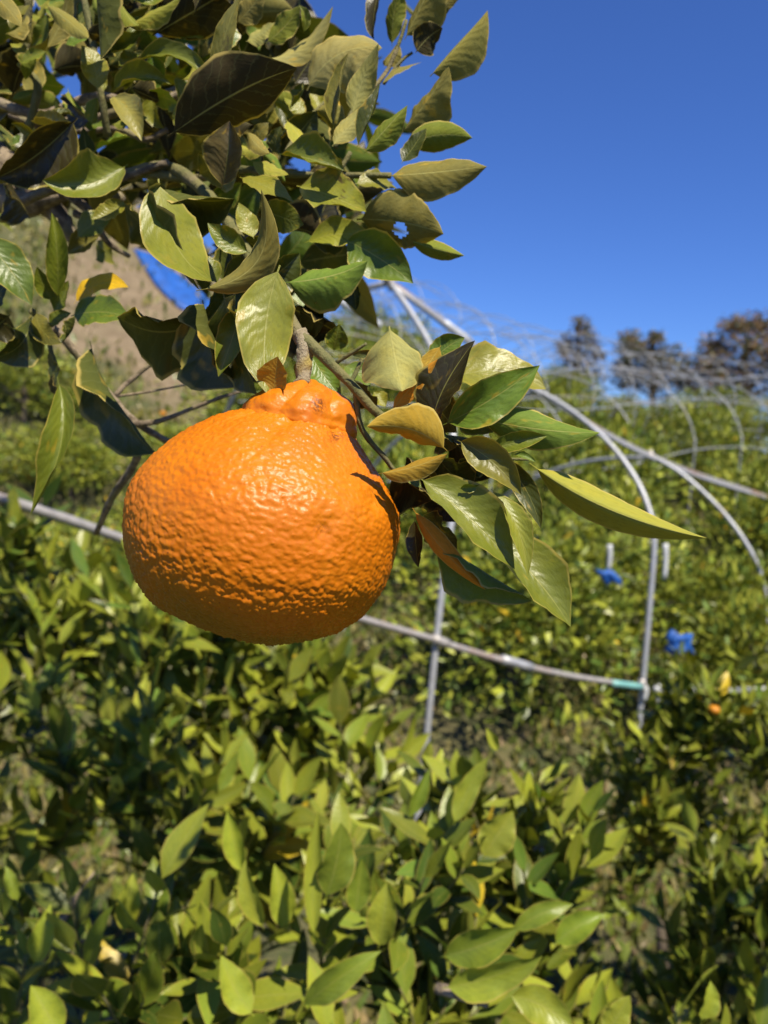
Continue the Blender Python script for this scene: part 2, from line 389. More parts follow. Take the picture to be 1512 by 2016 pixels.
def template_leaf(seed, nt=7, nu=4):
    rs = random.Random(seed); V, U, Fc = [], [], []
    fo = R(rs.uniform(6, 26)); cur = rs.uniform(-0.45, 0.2); ar = rs.uniform(0.31, 0.45); ph = rs.uniform(0, 6); side = rs.uniform(-0.06, 0.06)
    for i in range(nt + 1):
        t = i / nt; wd = leaf_profile(max(t, 0.0)) * ar / 2
        if i == nt: wd = 0.004
        for j in range(nu + 1):
            u = -1 + 2 * j / nu; au = abs(u)
            V.append((u * wd * math.cos(fo) + side * math.sin(t * math.pi), t, cur * t * t * 0.6 + wd * au * math.sin(fo) + 0.02 * math.sin(7 * t + ph + u) * au))
            U.append(((u + 1) / 2, t))
    for i in range(nt):
        for j in range(nu):
            a = i * (nu + 1) + j; Fc.append((a, a + 1, a + nu + 2, a + nu + 1))
    return np.array(V), np.array(U), Fc
TEMPL = [template_leaf(s) for s in range(8)]
TEMPL_LOW = [template_leaf(s, 3, 2) for s in range(20, 24)]
TM = []
for V_, U_, F_ in TEMPL:
    me_ = mesh('leaf', V_, F_); uvl_ = me_.uv_layers.new(name='UVMap')
    for lp in me_.loops: uvl_.data[lp.index].uv = U_[lp.vertex_index]
    me_.materials.append(M_LEAF); TM.append(me_)

def frame_from(dirv, nrm):
    y = Vector(dirv).normalized(); z = Vector(nrm); z = z - y * z.dot(y)
    z = z.normalized() if z.length > 1e-5 else y.orthogonal().normalized()
    x = y.cross(z); return Matrix((x, y, z)).transposed()

def mass_mesh(name, leaves, mat, templ):
    """leaves: list of (pos, dir, normal, size, colour rgba, variant) joined into one mesh"""
    Vs, Fs, Us, Cs = [], [], [], []; base = 0
    for (p, d, n, s, c, k) in leaves:
        V, U, Fc = templ[k % len(templ)]
        M = np.array(frame_from(d, n)) * s
        Vs.append(V @ M.T + np.array(p)); Us.append(U); Cs.append(np.tile(np.array(c), (len(V), 1)))
        Fs.append(np.array(Fc) + base); base += len(V)
    V = np.concatenate(Vs); U = np.concatenate(Us); C = np.concatenate(Cs); Fq = np.concatenate(Fs)
    me = bpy.data.meshes.new(name)
    me.vertices.add(len(V)); me.vertices.foreach_set('co', V.astype(np.float32).ravel())
    nf = len(Fq); me.loops.add(nf * 4); me.loops.foreach_set('vertex_index', Fq.astype(np.int32).ravel())
    me.polygons.add(nf); me.polygons.foreach_set('loop_start', np.arange(0, nf * 4, 4, dtype=np.int32)); me.polygons.foreach_set('loop_total', np.full(nf, 4, dtype=np.int32))
    me.polygons.foreach_set('use_smooth', np.ones(nf, dtype=bool))
    me.update(calc_edges=True)
    uvl = me.uv_layers.new(name='UVMap'); uvl.data.foreach_set('uv', U[Fq.ravel()].astype(np.float32).ravel())
    ca = me.attributes.new('leaf_colour', 'FLOAT_COLOR', 'POINT'); ca.data.foreach_set('color', C.astype(np.float32).ravel())
    me.materials.append(mat); return me

def leaf_colour(rs, warm=0.5, dark=0.0):
    r = rs.random()
    if r < 0.012: c = (0.40, 0.30, 0.02)
    elif r < 0.28 + 0.3 * warm: c = (0.228, 0.265, 0.028)
    elif r < 0.85: c = (0.135, 0.180, 0.020)
    else: c = (0.085, 0.145, 0.022)
    k = rs.uniform(0.5, 1.35) * (1 - dark)
    return (c[0] * k, c[1] * k, c[2] * k, rs.uniform(0, 0.35))

def make_shoot(p, d, rs, n, size, leaves, stems, warm=0.5, r=0.0028):
    """one leafy shoot: a curved stem with leaves set spirally round it"""
    d = Vector(d).normalized(); p = Vector(p)
    step = size * rs.uniform(0.20, 0.30); ang = rs.uniform(0, 6.28); pts = [p.copy()]
    for i in range(n):
        d = (d + Vector((rs.gauss(0, .08), rs.gauss(0, .08), rs.gauss(0.04, .06)))).normalized()
        p = p + d * step; pts.append(p.copy()); ang += 2.4
        o = d.orthogonal().normalized(); o.rotate(Quaternion(d, ang))
        spread = rs.uniform(0.35, 1.15) if i < n - 1 else 0.25
        ld = (d + o * spread * 1.1 + Vector((0, 0, rs.uniform(-.25, .25)))).normalized()
        nn = (d * 0.8 - o * 0.4 + Vector((0, 0, 0.3)) + sun_dir * 0.35 + Vector((rs.gauss(0, .25), rs.gauss(0, .25), rs.gauss(0, .25))))
        leaves.append((p.copy(), ld, nn, size * rs.uniform(0.7, 1.15), leaf_colour(rs, warm), rs.randrange(8)))
    stems.append((pts, r, r * 0.5))

def stems_mesh(name, stems, mat, parent, kind=None):
    V, Fc = [], []
    for pts, r0, r1 in stems:
        v, f = tube_data([Vector(q) for q in pts], [r0 + (r1 - r0) * i / (len(pts) - 1) for i in range(len(pts))], 5, len(V)); V += v; Fc += f
    o = link_mesh(name, mesh(name, V, Fc), mat, parent)
    if kind: o['kind'] = kind
    return o

def leafy_bush(name, label, cat, loc, leaves, stems, trunk, limit=300, group=None):
    root = empty(name, loc); tag(root, label, cat, group)
    if trunk:
        for pts, r0, r1 in trunk: tube('trunk' if pts is trunk[0][0] else 'branch', pts, r0, r1, M_TRUNK, root, 7, 4, 0.2)
    if stems: stems_mesh('twigs', stems, M_TWIG, root, 'stuff')
    cam_p = CAM
    def app(L):
        v = Vector(L[0]) - cam_p; dpt = v.dot(-CB)
        if dpt < 0.15: return 0
        x, y = v.dot(CR) / dpt, v.dot(CU) / dpt
        return (L[3] / dpt) * (1.0 if abs(x) < 0.51 and abs(y) < 0.68 else 0.02)
    order = sorted(leaves, key=app, reverse=True)
    for (p, d, n, s, c, k) in order[:limit]:
        o = bpy.data.objects.new('leaf', TM[k % len(TM)]); COL.objects.link(o)
        o.parent = root; M = frame_from(d, n).to_4x4() @ Matrix.Scale(s, 4); M.translation = Vector(p) - Vector(loc)
        o.matrix_local = M; o.color = c
    if len(order) > limit:
        o = link_mesh('leaves', mass_mesh('leaves', order[limit:], M_MASS, TEMPL), None, root); o['kind'] = 'stuff'
    return root

# ------------------------------------------------------------------ the mandarin
def build_fruit():
    D0 = 0.288; pxm = D0 / F; nz = noise
    body = [(600, 820), (560, 812), (520, 806), (479, 806), (462, 811), (418, 824), (375, 847), (340, 870), (309, 895), (285, 922), (269, 947), (258, 985), (254, 1027), (255, 1060), (260, 1093), (272, 1126), (300, 1172), (344, 1195), (379, 1217), (410, 1232), (462, 1252),
            (506, 1265), (536, 1272), (584, 1267), (637, 1255), (680, 1237), (722, 1208), (761, 1161), (779, 1114), (793, 1049), (793, 1014), (774, 971), (748, 927), (723, 892), (700, 858), (672, 842), (635, 830)]
    body = [(530 + (x - 530) * .988, 1035 + (y - 1035) * .988) for x, y in body]
    neck = [(598, 756), (572, 757), (548, 764), (528, 770), (506, 777), (489, 788), (479, 803), (474, 830), (520, 860), (580, 880), (640, 885), (690, 872), (702, 850), (698, 824), (690, 798), (668, 777), (638, 763)]
    def loft(sil, cx, cy, ang, NS, NA, dz, flat, hfun, smooth):
        ux, uy = math.sin(ang), math.cos(ang)                  # axis (towards the neck) in image terms, y up
        A = np.array(sil, float); S = (A[:, 0] - cx) * ux - (A[:, 1] - cy) * uy; Q = (A[:, 0] - cx) * uy + (A[:, 1] - cy) * ux
        smin, smax = S.min(), S.max(); m = len(S)
        def extent(q_):
            lo, hi = 1e9, -1e9
            for i in range(m):
                j = (i + 1) % m
                if (S[i] - q_) * (S[j] - q_) <= 0 and S[i] != S[j]:
                    q = Q[i] + (Q[j] - Q[i]) * (q_ - S[i]) / (S[j] - S[i]); lo, hi = min(lo, q), max(hi, q)
            return lo, hi
        ss = (smin + smax) / 2 + (smax - smin) / 2 * np.cos(np.linspace(math.pi - 0.004, 0.004, NS))
        E = np.array([extent(q) for q in ss]); c = (E[:, 0] + E[:, 1]) / 2; r = (E[:, 1] - E[:, 0]) / 2
        k = np.exp(-0.5 * (np.arange(-9, 10) / smooth) ** 2); k /= k.sum()
        sm = lambda a: np.convolve(np.pad(a, 9, mode='edge'), k, 'valid')
        c2, r2 = sm(c), sm(r); w_ = np.clip(np.minimum(np.arange(NS), NS - 1 - np.arange(NS)) / 9.0, 0, 1); r2 = r * (1 - w_) + r2 * w_
        th = np.linspace(0, 2 * math.pi, NA, endpoint=False); co, si = np.cos(th), np.sin(th)
        G = np.zeros((NS, NA, 3))
        for i in range(NS):
            q = c2[i] + r2[i] * co
            G[i, :, 0] = (cx + ss[i] * ux + q * uy - 548) * pxm; G[i, :, 1] = (ss[i] * uy - q * ux - cy + 1015) * pxm; G[i, :, 2] = r2[i] * flat * si * pxm + dz
        ds = np.gradient(G, axis=0); dt = np.roll(G, -1, 1) - np.roll(G, 1, 1)
        Nn = np.cross(dt, ds); Nn /= (np.linalg.norm(Nn, axis=2, keepdims=True) + 1e-12)
        cen = G.mean(axis=(0, 1)); Nn *= np.sign(((G - cen) * Nn).sum(2).mean())
        O = G.copy(); unshaded = np.ones((NS, NA)); scar = np.zeros((NS, NA))
        for i in range(NS):
            tb = (ss[i] - smin) / (smax - smin)
            for j in range(NA):
                h, unsh, sv = hfun(Vector(G[i, j]), tb, co[j], si[j]); O[i, j] += Nn[i, j] * h; unshaded[i, j] = unsh; scar[i, j] = sv
        V = [tuple(v) for v in O.reshape(-1, 3)]; b0 = len(V); V += [tuple(O[0].mean(0)), tuple(O[-1].mean(0))]
        Fc = [(i * NA + j, i * NA + (j + 1) % NA, (i + 1) * NA + (j + 1) % NA, (i + 1) * NA + j) for i in range(NS - 1) for j in range(NA)]
        Fc += [(b0, (j + 1) % NA, j) for j in range(NA)] + [(b0 + 1, (NS - 1) * NA + j, (NS - 1) * NA + (j + 1) % NA) for j in range(NA)]
        return V, Fc, np.concatenate([unshaded.ravel(), unshaded[0, :1], unshaded[-1, :1]]), np.concatenate([scar.ravel(), [0, 0]])
    def scars(X_, Y_):
        sv = 0.0
        for (qx, qy, qr, k) in ((634, 812, 20, 1.8), (668, 866, 16, 1.5), (655, 1036, 20, .6)):
            dd = math.hypot(X_ - qx, Y_ - qy) / qr
            if dd < 1: sv = max(sv, (1 - dd) * k)
        return min(1, sv)
    def h_body(p, tb, co, si):
        low = max(0.0, min(1.0, (0.42 - tb) / 0.32))            # coarser towards the blossom end
        q = p + Vector((nz.noise(p * 150), nz.noise(p * 150 + Vector((9, 0, 0))), nz.noise(p * 150 + Vector((0, 9, 0))))) * 0.0016
        v1 = nz.voronoi(q * 600)[0]
        h = (0.45 - v1[0]) * (0.00068 + 0.0007 * low) + nz.noise(p * 520) * 0.00022 + nz.noise(q * 250) * 0.00018 * (1 + 2 * low) + nz.noise(p * 80) * 0.00014 * (1 + low) + nz.noise(p * 30) * 0.0010
        if tb > .80:                                            # furrows running down from the neck
            a = math.atan2(si, co); h -= 0.0013 * (tb - .8) / .2 * max(0, math.sin(a * 9 + 2 * nz.noise(p * 40))) ** 2
        X_, Y_ = p.x / pxm + 548, 1015 - p.y / pxm; sv = 0
        if si > 0:
            sv = scars(X_, Y_)
            for (qx, qy, qr, qd) in ((656, 1034, 40, 0.0020), (742, 990, 34, 0.0014), (560, 850, 60, 0.0010)):
                dd = math.hypot(X_ - qx, (Y_ - qy) * 0.7) / qr
                if dd < 1: h -= qd * (1 - dd) ** 2
        unsh = max(0.0, min(1.0, (tb + 0.0 + 0.12 * nz.noise(p * 45) + 0.10 * (p.x / 0.05)) / 0.28))
        return h, unsh, sv
    def h_neck(p, tb, co, si):
        a = math.atan2(si, co) + 0.35 * nz.noise(p * 55)
        lob = abs(math.sin(a * 3.0 + 0.9))
        h = 0.0021 * (lob ** 0.7 - 0.55) + nz.noise(p * 75) * 0.0014 + nz.noise(p * 170) * 0.0008 + (0.45 - nz.voronoi(p * 330)[0][0]) * 0.0007
        h -= 0.0004 * math.exp(-((tb - 0.42) / 0.07) ** 2) * (1 + nz.noise(p * 90))      # crease round the collar
        return h, 1.0, scars(p.x / pxm + 548, 1015 - p.y / pxm) if si > 0 else 0
    C0 = cp(548, 1015, D0)
    root = empty('mandarin', CM @ cp(600, 757, D0))
    tag(root, 'large bumpy orange mandarin with a knobbly neck hanging from the twig', 'mandarin')
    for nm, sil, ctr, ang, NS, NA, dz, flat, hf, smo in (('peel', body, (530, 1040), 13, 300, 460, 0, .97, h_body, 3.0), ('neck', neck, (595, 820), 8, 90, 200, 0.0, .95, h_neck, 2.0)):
        V, Fc, unshaded, scar = loft(sil, ctr[0], ctr[1], R(ang), NS, NA, dz, flat, hf, smo)
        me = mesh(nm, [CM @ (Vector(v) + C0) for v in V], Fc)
        for an, arr in (('peel_unshaded', unshaded), ('scar', scar)):
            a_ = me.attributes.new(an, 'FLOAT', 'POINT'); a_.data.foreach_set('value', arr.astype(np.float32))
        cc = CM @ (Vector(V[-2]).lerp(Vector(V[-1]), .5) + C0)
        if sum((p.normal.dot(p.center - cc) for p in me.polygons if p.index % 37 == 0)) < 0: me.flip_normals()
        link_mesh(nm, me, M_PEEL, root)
    tube('stalk', [wp(598, 772, D0 - 0.002), wp(597, 742, D0), wp(600, 705, D0), wp(600, 678, D0 + .001), wp(588, 655, D0 + .002)], 0.0029, 0.0030, M_PEDI, root, 12, 5, 0.35)
    tube('calyx', [wp(598, 766, D0 - 0.001), wp(598, 758, D0), wp(598, 752, D0)], 0.0050, 0.0030, M_PEDI, root, 10, 3, 0.5)
build_fruit()

# ------------------------------------------------------------------ the fruiting mandarin tree in front
TREE = empty('mandarin_tree', wp(-700, 2600, 0.62)); TREE.location = (-0.62, 0.42, float(gh(-0.62, 0.42)))
tag(TREE, 'nearest mandarin tree, its leafy bough hanging in from the top left', 'fruit tree')
# limbs and twigs: (points (px, py, depth) ..., start radius px, end radius px, material)
def limb(pts, r0, r1, mat, name='twig', rough=0.25, seg=9):
    P = [wp(*p) for p in pts]; dm = pts[0][2]
    k_ = .74 if mat is M_BARK else .9
    return tube(name, P, k_ * r0 / F * dm, k_ * r1 / F * pts[-1][2], mat, TREE, seg, 6, rough * 1.6)
limb([(-520, 2300, .75), (-480, 1500, .68), (-380, 900, .60), (-220, 560, .54), (-60, 380, .50), (40, 400, .47), (130, 380, .46)], 80, 18, M_BARK, 'trunk', 0.3, 14)
_tb = wp(-520, 2300, .75)
tube('trunk', [TREE.location + Vector((0, 0, -.08)), TREE.location.lerp(_tb, .5) + Vector((-.02, 0, 0)), _tb], .055, .042, M_BARK, TREE, 12, 5, .3)
for q in ((-.95, .75, 2.25), (-.6, .5, 2.35), (-.9, .35, 2.3)):
    p0 = wp(-380, 900, .60); tube('branch', [p0, p0.lerp(Vector(q), .5) + Vector((-.08, 0, 0)), Vector(q)], .018, .006, M_BARK, TREE, 8, 5, .3)
limb([(-60, 290, .50), (40, 345, .48), (110, 420, .47), (150, 480, .47)], 50, 16, M_BARK, 'branch')
limb([(-40, 190, .45), (30, 215, .44), (95, 225, .44), (190, 190, .43), (290, 205, .43), (400, 165, .43)], 15, 9, M_BARK, 'branch')
limb([(60, 240, .46), (160, 240, .45), (250, 215, .44), (330, 185, .44), (400, 158, .44)], 11, 12, M_BARK, 'branch')
limb([(20, 225, .47), (110, 258, .47), (230, 255, .46), (285, 275, .45), (330, 255, .45)], 10, 6, M_BARK)
limb([(120, 375, .46), (165, 405, .45), (190, 430, .45), (240, 385, .44)], 12, 13, M_BARK, 'branch')
limb([(150, 420, .46), (185, 440, .45), (215, 480, .46), (255, 505, .47)], 11, 6, M_BARK)
limb([(40, 400, .44), (110, 370, .43), (180, 362, .42), (260, 345, .41), (330, 320, .40)], 13, 9, M_BARK, 'branch')
limb([(100, 352, .43), (190, 348, .42), (280, 342, .41), (380, 352, .40), (470, 335, .38), (520, 338, .37), (620, 345, .36), (770, 345, .35)], 11, 6, M_TWIG, 'branch')
limb([(250, 345, .42), (330, 330, .41), (400, 375, .38), (470, 470, .34), (520, 560, .31), (560, 610, .297), (588, 655, .29), (640, 705, .285), (690, 755, .283), (745, 815, .285), (800, 845, .29), (880, 862, .30), (960, 870, .305)], 14, 6, M_TWIG, 'branch', 0.15, 11)
limb([(690, 755, .283), (720, 700, .285), (760, 690, .287)], 5, 4, M_TWIG)
limb([(660, 715, .284), (700, 690, .28), (722, 676, .279)], 5, 3, M_TWIG)
limb([(700, 760, .284), (705, 820, .287), (722, 860, .29), (760, 905, .295), (800, 960, .30)], 7, 5, M_TWIG)
limb([(755, 820, .287), (790, 800, .288), (830, 800, .29)], 5, 3, M_TWIG)
limb([(880, 862, .30), (930, 880, .303), (970, 900, .305), (1040, 905, .31)], 5, 3, M_TWIG)
limb([(100, 640, .40), (145, 690, .41), (210, 770, .42), (260, 825, .42), (330, 870, .43)], 11, 9, M_BARK, 'branch')
limb([(60, 610, .38), (100, 640, .39), (120, 560, .39), (115, 480, .39), (110, 430, .39)], 7, 4, M_TWIG)
limb([(235, 835, .42), (310, 830, .42), (400, 795, .42), (480, 768, .42)], 9, 4, M_BARK)
limb([(225, 780, .43), (262, 745, .43), (320, 700, .43), (380, 660, .43)], 7, 5, M_BARK)
limb([(232, 780, .43), (300, 770, .43), (395, 752, .44)], 4, 2, M_BARK)
limb([(250, 840, .43), (270, 900, .45), (220, 980, .48), (190, 1050, .52)], 12, 8, M_BARK, 'branch')
limb([(60, -20, .42), (50, 120, .43), (75, 170, .43), (55, 260, .44), (50, 330, .45)], 8, 9, M_TWIG)
limb([(160, -30, .40), (185, 100, .40), (200, 190, .40), (212, 270, .41)], 7, 8, M_TWIG)
limb([(660, 290, .36), (700, 210, .37), (755, 150, .38), (780, 100, .38), (800, 40, .38)], 5, 4, M_TWIG)
limb([(690, 300, .36), (672, 330, .36), (660, 345, .36)], 5, 5, M_TWIG)
limb([(755, 165, .38), (790, 120, .38), (812, 104, .38)], 4, 3, M_TWIG)
limb([(560, 305, .37), (600, 240, .39), (640, 200, .40)], 5, 3, M_TWIG)
limb([(115, 730, .40), (100, 690, .40), (100, 640, .40)], 5, 5, M_TWIG)
limb([(400, 160, .43), (440, 60, .43), (470, -20, .43)], 6, 4, M_TWIG)

D = (-0.25, -0.85, 0.45); D2 = (-0.7, -0.45, 0.5); LIT = (0.25, 0.35, 0.9); UP = (0.1, 0.75, 0.65); MID = (-0.35, 0.0, 0.93); SH = (-0.55, -0.25, 0.8); RT = (0.6, 0.2, 0.77)
HL = [
 # --- sprays against the sky, upper right of the bough
 (796, 78, 872, -85, 78, .375, .36, 0, SH, 22, 'b', 'o', dict(twist=15)),
 (772, 92, 792, -45, 40, .38, .37, 8, SH, 20, 'b', 'g'),
 (754, -45, 736, 80, 30, .38, .37, -5, D, 20, 't', 'k'),
 (840, 40, 908, -12, 30, .39, .38, 3, SH, 10, 'b', 'o'),
 (818, 104, 872, 54, 44, .375, .375, 4, D, 8, 'b', 'k'),
 (846, 150, 960, 20, 70, .355, .35, -6, (-0.45, 0.15, 0.88), 34, 'b', 'o', dict(wave=0.5)),
 (790, 262, 884, 132, 84, .365, .35, -8, (-0.4, 0.05, 0.9), 26, 'b', 'o', dict(wave=1.6)),
 (750, 168, 830, 128, 16, .37, .38, 8, UP, 10, 'b', 'o'),
 (756, 132, 786, 84, 38, .40, .40, 0, SH, 15, 'b', 'o'),
 (604, 178, 752, 92, 118, .375, .36, 24, (0.0, 0.2, 0.95), 30, 'b', 'p', dict(wave=0.7)),
 (694, 226, 745, 88, 54, .352, .345, 6, (0.15, 0.15, 0.95), 12, 'b', 'p'),
 (656, 256, 686, 104, 32, .335, .33, 4, SH, 30, 't', 'o', dict(wear=.8)),
 (654, 288, 734, 202, 42, .34, .345, 4, (0.2, 0.25, 0.9), 12, 'b', 'p'),
 (702, 292, 748, 164, 28, .33, .33, -6, SH, 45, 't', 'd', dict(wear=.6)),
 (716, 302, 802, 206, 54, .325, .32, -2, (-0.15, 0.0, 0.95), 16, 'b', 'g'),
 (796, 288, 930, 272, 56, .36, .35, 14, (-0.1, -0.35, 0.9), 22, 'b', 'g'),
 (790, 322, 838, 252, 42, .345, .345, 0, SH, 15, 't', 'd'),
 (762, 346, 959, 327, 100, .335, .33, 2, (0.05, 0.15, 0.95), 24, 'b', 'o', dict(wave=0.6, wear=.5)),
 (698, 362, 784, 373, 46, .35, .36, 3, (0.2, 0.4, 0.85), 8, 't', 'y'),
 (720, 402, 852, 382, 34, .365, .355, 8, (0.1, 0.5, 0.8), 40, 'b', 'p'),
 (702, 432, 874, 460, 88, .345, .335, 8, (-0.45, -0.55, 0.75), 16, 'b', 'o', dict(hole=(0.50, 0.28, 0.085), wear=.4)),
 (800, 470, 914, 503, 34, .345, .335, -3, (0.1, -0.3, 0.9), 45, 'b', 'g'),
 (676, 470, 813, 558, 96, .335, .325, 6, (-0.2, -0.15, 0.95), 18, 't', 'G'),
 (560, 556, 722, 518, 104, .318, .31, -10, (0.15, 0.3, 0.92), 14, 'b', 'G'),
 (584, 366, 720, 420, 96, .335, .325, 8, (0.2, 0.3, 0.92), 12, 't', 'y', dict(wear=1.0)),
 (548, 303, 680, 340, 66, .33, .325, -2, (0.15, 0.35, 0.92), 22, 't', 'g', dict(wear=.6)),
 (678, 332, 634, 268, 28, .33, .325, 6, SH, 30, 't', 'g'),
 (495, 316, 568, 342, 34, .355, .35, -2, (0.2, 0.35, 0.9), 8, 'b', 'y'),
 (530, 297, 456, 290, 32, .36, .36, -4, (0.2, 0.35, 0.9), 8, 'b', 'y'),
 (541, 304, 553, 248, 38, .345, .34, 0, SH, 15, 't', 'd'),
 (472, 349, 578, 399, 48, .34, .33, 2, (0.3, 0.4, 0.85), 10, 't', 'y'),
 (515, 362, 562, 374, 26, .36, .36, 0, LIT, 8, 'b', 'y'),
 (508, 410, 598, 442, 56, .35, .345, -2, (-0.4, -0.4, 0.8), 14, 't', 'g'),
 (600, 478, 738, 470, 60, .355, .35, 6, (0.1, 0.25, 0.95), 12, 't', 'y'),
 (700, 480, 735, 505, 30, .36, .36, 0, LIT, 8, 't', 'y'),
 (610, 470, 690, 445, 40, .37, .37, 0, D, 10, 't', 'd'),
 (690, 545, 700, 612, 36, .34, .34, 4, D, 12, 't', 'd'),
 (640, 640, 590, 612, 60, .33, .33, 0, D, 12, 't', 'd'),
 (560, 600, 665, 655, 75, .335, .34, 10, D, 12, 't', 'k'),
 # --- big leaves in the middle
 (312, 352, 417, 561, 108, .315, .285, -24, (0.15, 0.45, 0.88), 10, 't', 'y', dict(curl=-0.18, wear=.25)),
 (300, 372, 398, 560, 92, .33, .30, -44, D, 12, 'b', 'd'),
 (325, 376, 463, 390, 70, .335, .315, -14, D, 16, 't', 'd', dict(curl=.2)),
 (492, 498, 408, 438, 48, .315, .31, 6, (-0.2, 0.1, 0.95), 25, 't', 'g'),
 (500, 470, 470, 400, 40, .33, .33, 0, LIT, 10, 't', 'y'),
 (386, 572, 515, 374, 62, .285, .275, -62, (-0.1, -0.1, 0.97), 30, 'b', 'o'),
 (551, 522, 524, 775, 112, .283, .274, -14, (0.42, 0.30, 0.86), 12, 't', 'y', dict(wear=.5, curl=-.1)),
 (538, 776, 546, 700, 66, .276, .270, 0, (-0.1, 0.3, 0.95), 14, 't', 'q', dict(curl=.1)),
 (440, 578, 508, 774, 104, .31, .30, -12, D, 10, 't', 'd'),
 (478, 600, 430, 742, 62, .305, .30, 4, (0.1, 0.25, 0.95), 10, 't', 'g'),
 (400, 636, 230, 622, 88, .33, .335, 14, D, 12, 't', 'd'),
 (470, 560, 400, 640, 70, .335, .33, 0, D, 10, 't', 'd'),
 (560, 520, 480, 470, 50, .34, .34, 0, D, 10, 't', 'd'),
 (520, 560, 590, 500, 52, .33, .33, 0, D, 10, 't', 'd'),
 (430, 560, 385, 500, 44, .335, .335, 0, LIT, 10, 't', 'g'),
 (440, 560, 470, 450, 50, .34, .34, 0, D2, 10, 't', 'd'),
 (400, 590, 478, 762, 96, .325, .32, -8, D2, 12, 't', 'd'),
 (525, 600, 462, 712, 84, .33, .33, 0, D, 12, 't', 'k'),
 (500, 640, 540, 760, 70, .325, .325, 0, D2, 12, 't', 'd'),
 (330, 470, 240, 400, 60, .40, .40, 0, D, 14, 't', 'd'),
 (150, 470, 235, 420, 56, .42, .42, 6, (0.1, .3, .9), 16, 't', 'g'),
 (60, 430, 10, 360, 60, .42, .42, 0, D, 14, 't', 'k'),
 (200, 460, 130, 500, 50, .43, .43, 0, SH, 14, 't', 'o'),
 # --- left side
 (140, 622, 254, 624, 74, .375, .36, 8, (0.1, 0.2, 0.95), 10, 't', 'G', dict(wear=.35)),
 (146, 598, 252, 562, 48, .385, .375, 24, (0.1, 0.45, 0.85), 10, 't', 'Y'),
 (114, 592, 101, 416, 42, .38, .365, -6, (0.3, 0.1, 0.93), 34, 't', 'g'),
 (104, 592, 72, 523, 34, .38, .37, 4, (0.2, 0.3, 0.9), 15, 't', 'g'),
 (104, 614, 136, 552, 44, .385, .38, -8, SH, 15, 't', 'g'),
 (-40, 462, 62, 598, 74, .34, .345, 8, (0.25, 0.4, 0.85), 8, 't', 'G', dict(wear=.5)),
 (-20, 612, 26, 545, 54, .355, .35, 0, D2, 12, 't', 'd'),
 (64, 614, -14, 702, 50, .37, .36, 24, D, 15, 't', 'd'),
 (72, 612, 121, 676, 44, .37, .36, -14, (-0.2, 0.1, 0.95), 22, 't', 'o'),
 (148, 620, 119, 676, 32, .37, .365, 8, D2, 25, 't', 'd'),
 (95, 640, 140, 615, 30, .38, .38, 0, LIT, 10, 't', 'g'),
 (178, 672, 313, 890, 82, .375, .36, -34, D2, 14, 't', 'd'),
 (112, 742, 57, 1013, 58, .36, .35, 40, (0.15, 0.3, 0.93), 38, 't', 'g', dict(twist=70)),
 (100, 735, 128, 800, 30, .37, .37, 0, D, 10, 't', 'k'),
 (95, 690, 110, 760, 26, .38, .38, 0, SH, 10, 't', 'd'),
 (20, 620, -30, 660, 50, .39, .39, 0, D, 10, 't', 'k'),
 # --- upper left
 (330, 270, 586, 130, 92, .33, .315, 4, D, 10, 'b', 'k', dict(wear=.0)),
 (424, 188, 470, -4, 42, .345, .335, 6, (0.1, 0.2, 0.95), 16, 't', 'o', dict(wear=.9)),
 (246, 54, 362, -8, 48, .37, .36, -4, (0.1, 0.3, 0.92), 20, 'b', 'y'),
 (300, 70, 470, -30, 78, .385, .37, 0, D, 10, 'b', 'k'),
 (350, 72, 413, 62, 34, .39, .39, -6, LIT, 8, 't', 'y'),
 (262, 128, 424, 165, 48, .365, .355, 24, (0.05, 0.3, 0.93), 30, 't', 'g'),
 (220, 182, 338, 166, 50, .37, .365, 12, (0.0, 0.2, 0.95), 26, 't', 'g'),
 (184, -50, 197, 117, 72, .355, .35, 6, D2, 12, 'b', 'd'),
 (192, 180, 160, 90, 52, .38, .375, -10, (0.2, 0.3, 0.92), 8, 't', 'y'),
 (88, 8, 176, 81, 38, .375, .365, 8, (0.1, 0.15, 0.95), 10, 'b', 'o'),
 (-30, -25, 43, 56, 40, .36, .355, 6, (0.2, 0.1, 0.95), 10, 'b', 'o'),
 (90, 98, 142, -25, 40, .395, .39, 0, (-0.1, 0.1, 0.95), 14, 'b', 'o'),
 (214, 105, 277, 66, 44, .365, .36, -6, (0.0, 0.1, 0.95), 20, 't', 'g'),
 (232, 130, 275, 110, 30, .37, .37, 0, (0.1, 0.2, 0.95), 20, 't', 'g'),
 (220, 188, 278, 274, 58, .36, .35, 10, (0.1, 0.35, 0.92), 10, 't', 'p'),
 (152, 232, -8, 350, 66, .365, .36, 8, D, 18, 't', 'k'),
 (252, 324, 86, 355, 100, .36, .34, 26, (-0.2, -0.25, 0.95), 26, 't', 'g', dict(wear=.4)),
 (246, 394, 180, 432, 44, .37, .365, 6, (0.2, 0.3, 0.92), 12, 't', 'y'),
 (348, 258, 378, 194, 38, .365, .36, 4, LIT, 8, 't', 'y'),
 (382, 242, 410, 172, 38, .355, .35, 0, SH, 12, 't', 'o'),
 (436, 372, 452, 238, 84, .335, .325, -6, (0.1, 0.15, 0.95), 30, 't', 'b', dict(curl=.35, wear=.9, twist=-30)),
 (390, 345, 470, 300, 60, .35, .345, 0, D, 15, 't', 'o'),
 (484, 82, 541, 44, 40, .39, .385, -2, (0.1, 0.35, 0.92), 10, 'b', 'p'),
 (524, 84, 592, 11, 56, .385, .375, -4, (-0.1, 0.05, 0.95), 18, 'b', 'g'),
 (500, 118, 656, 17, 44, .375, .37, -20, (0.0, 0.4, 0.9), 24, 'b', 'p'),
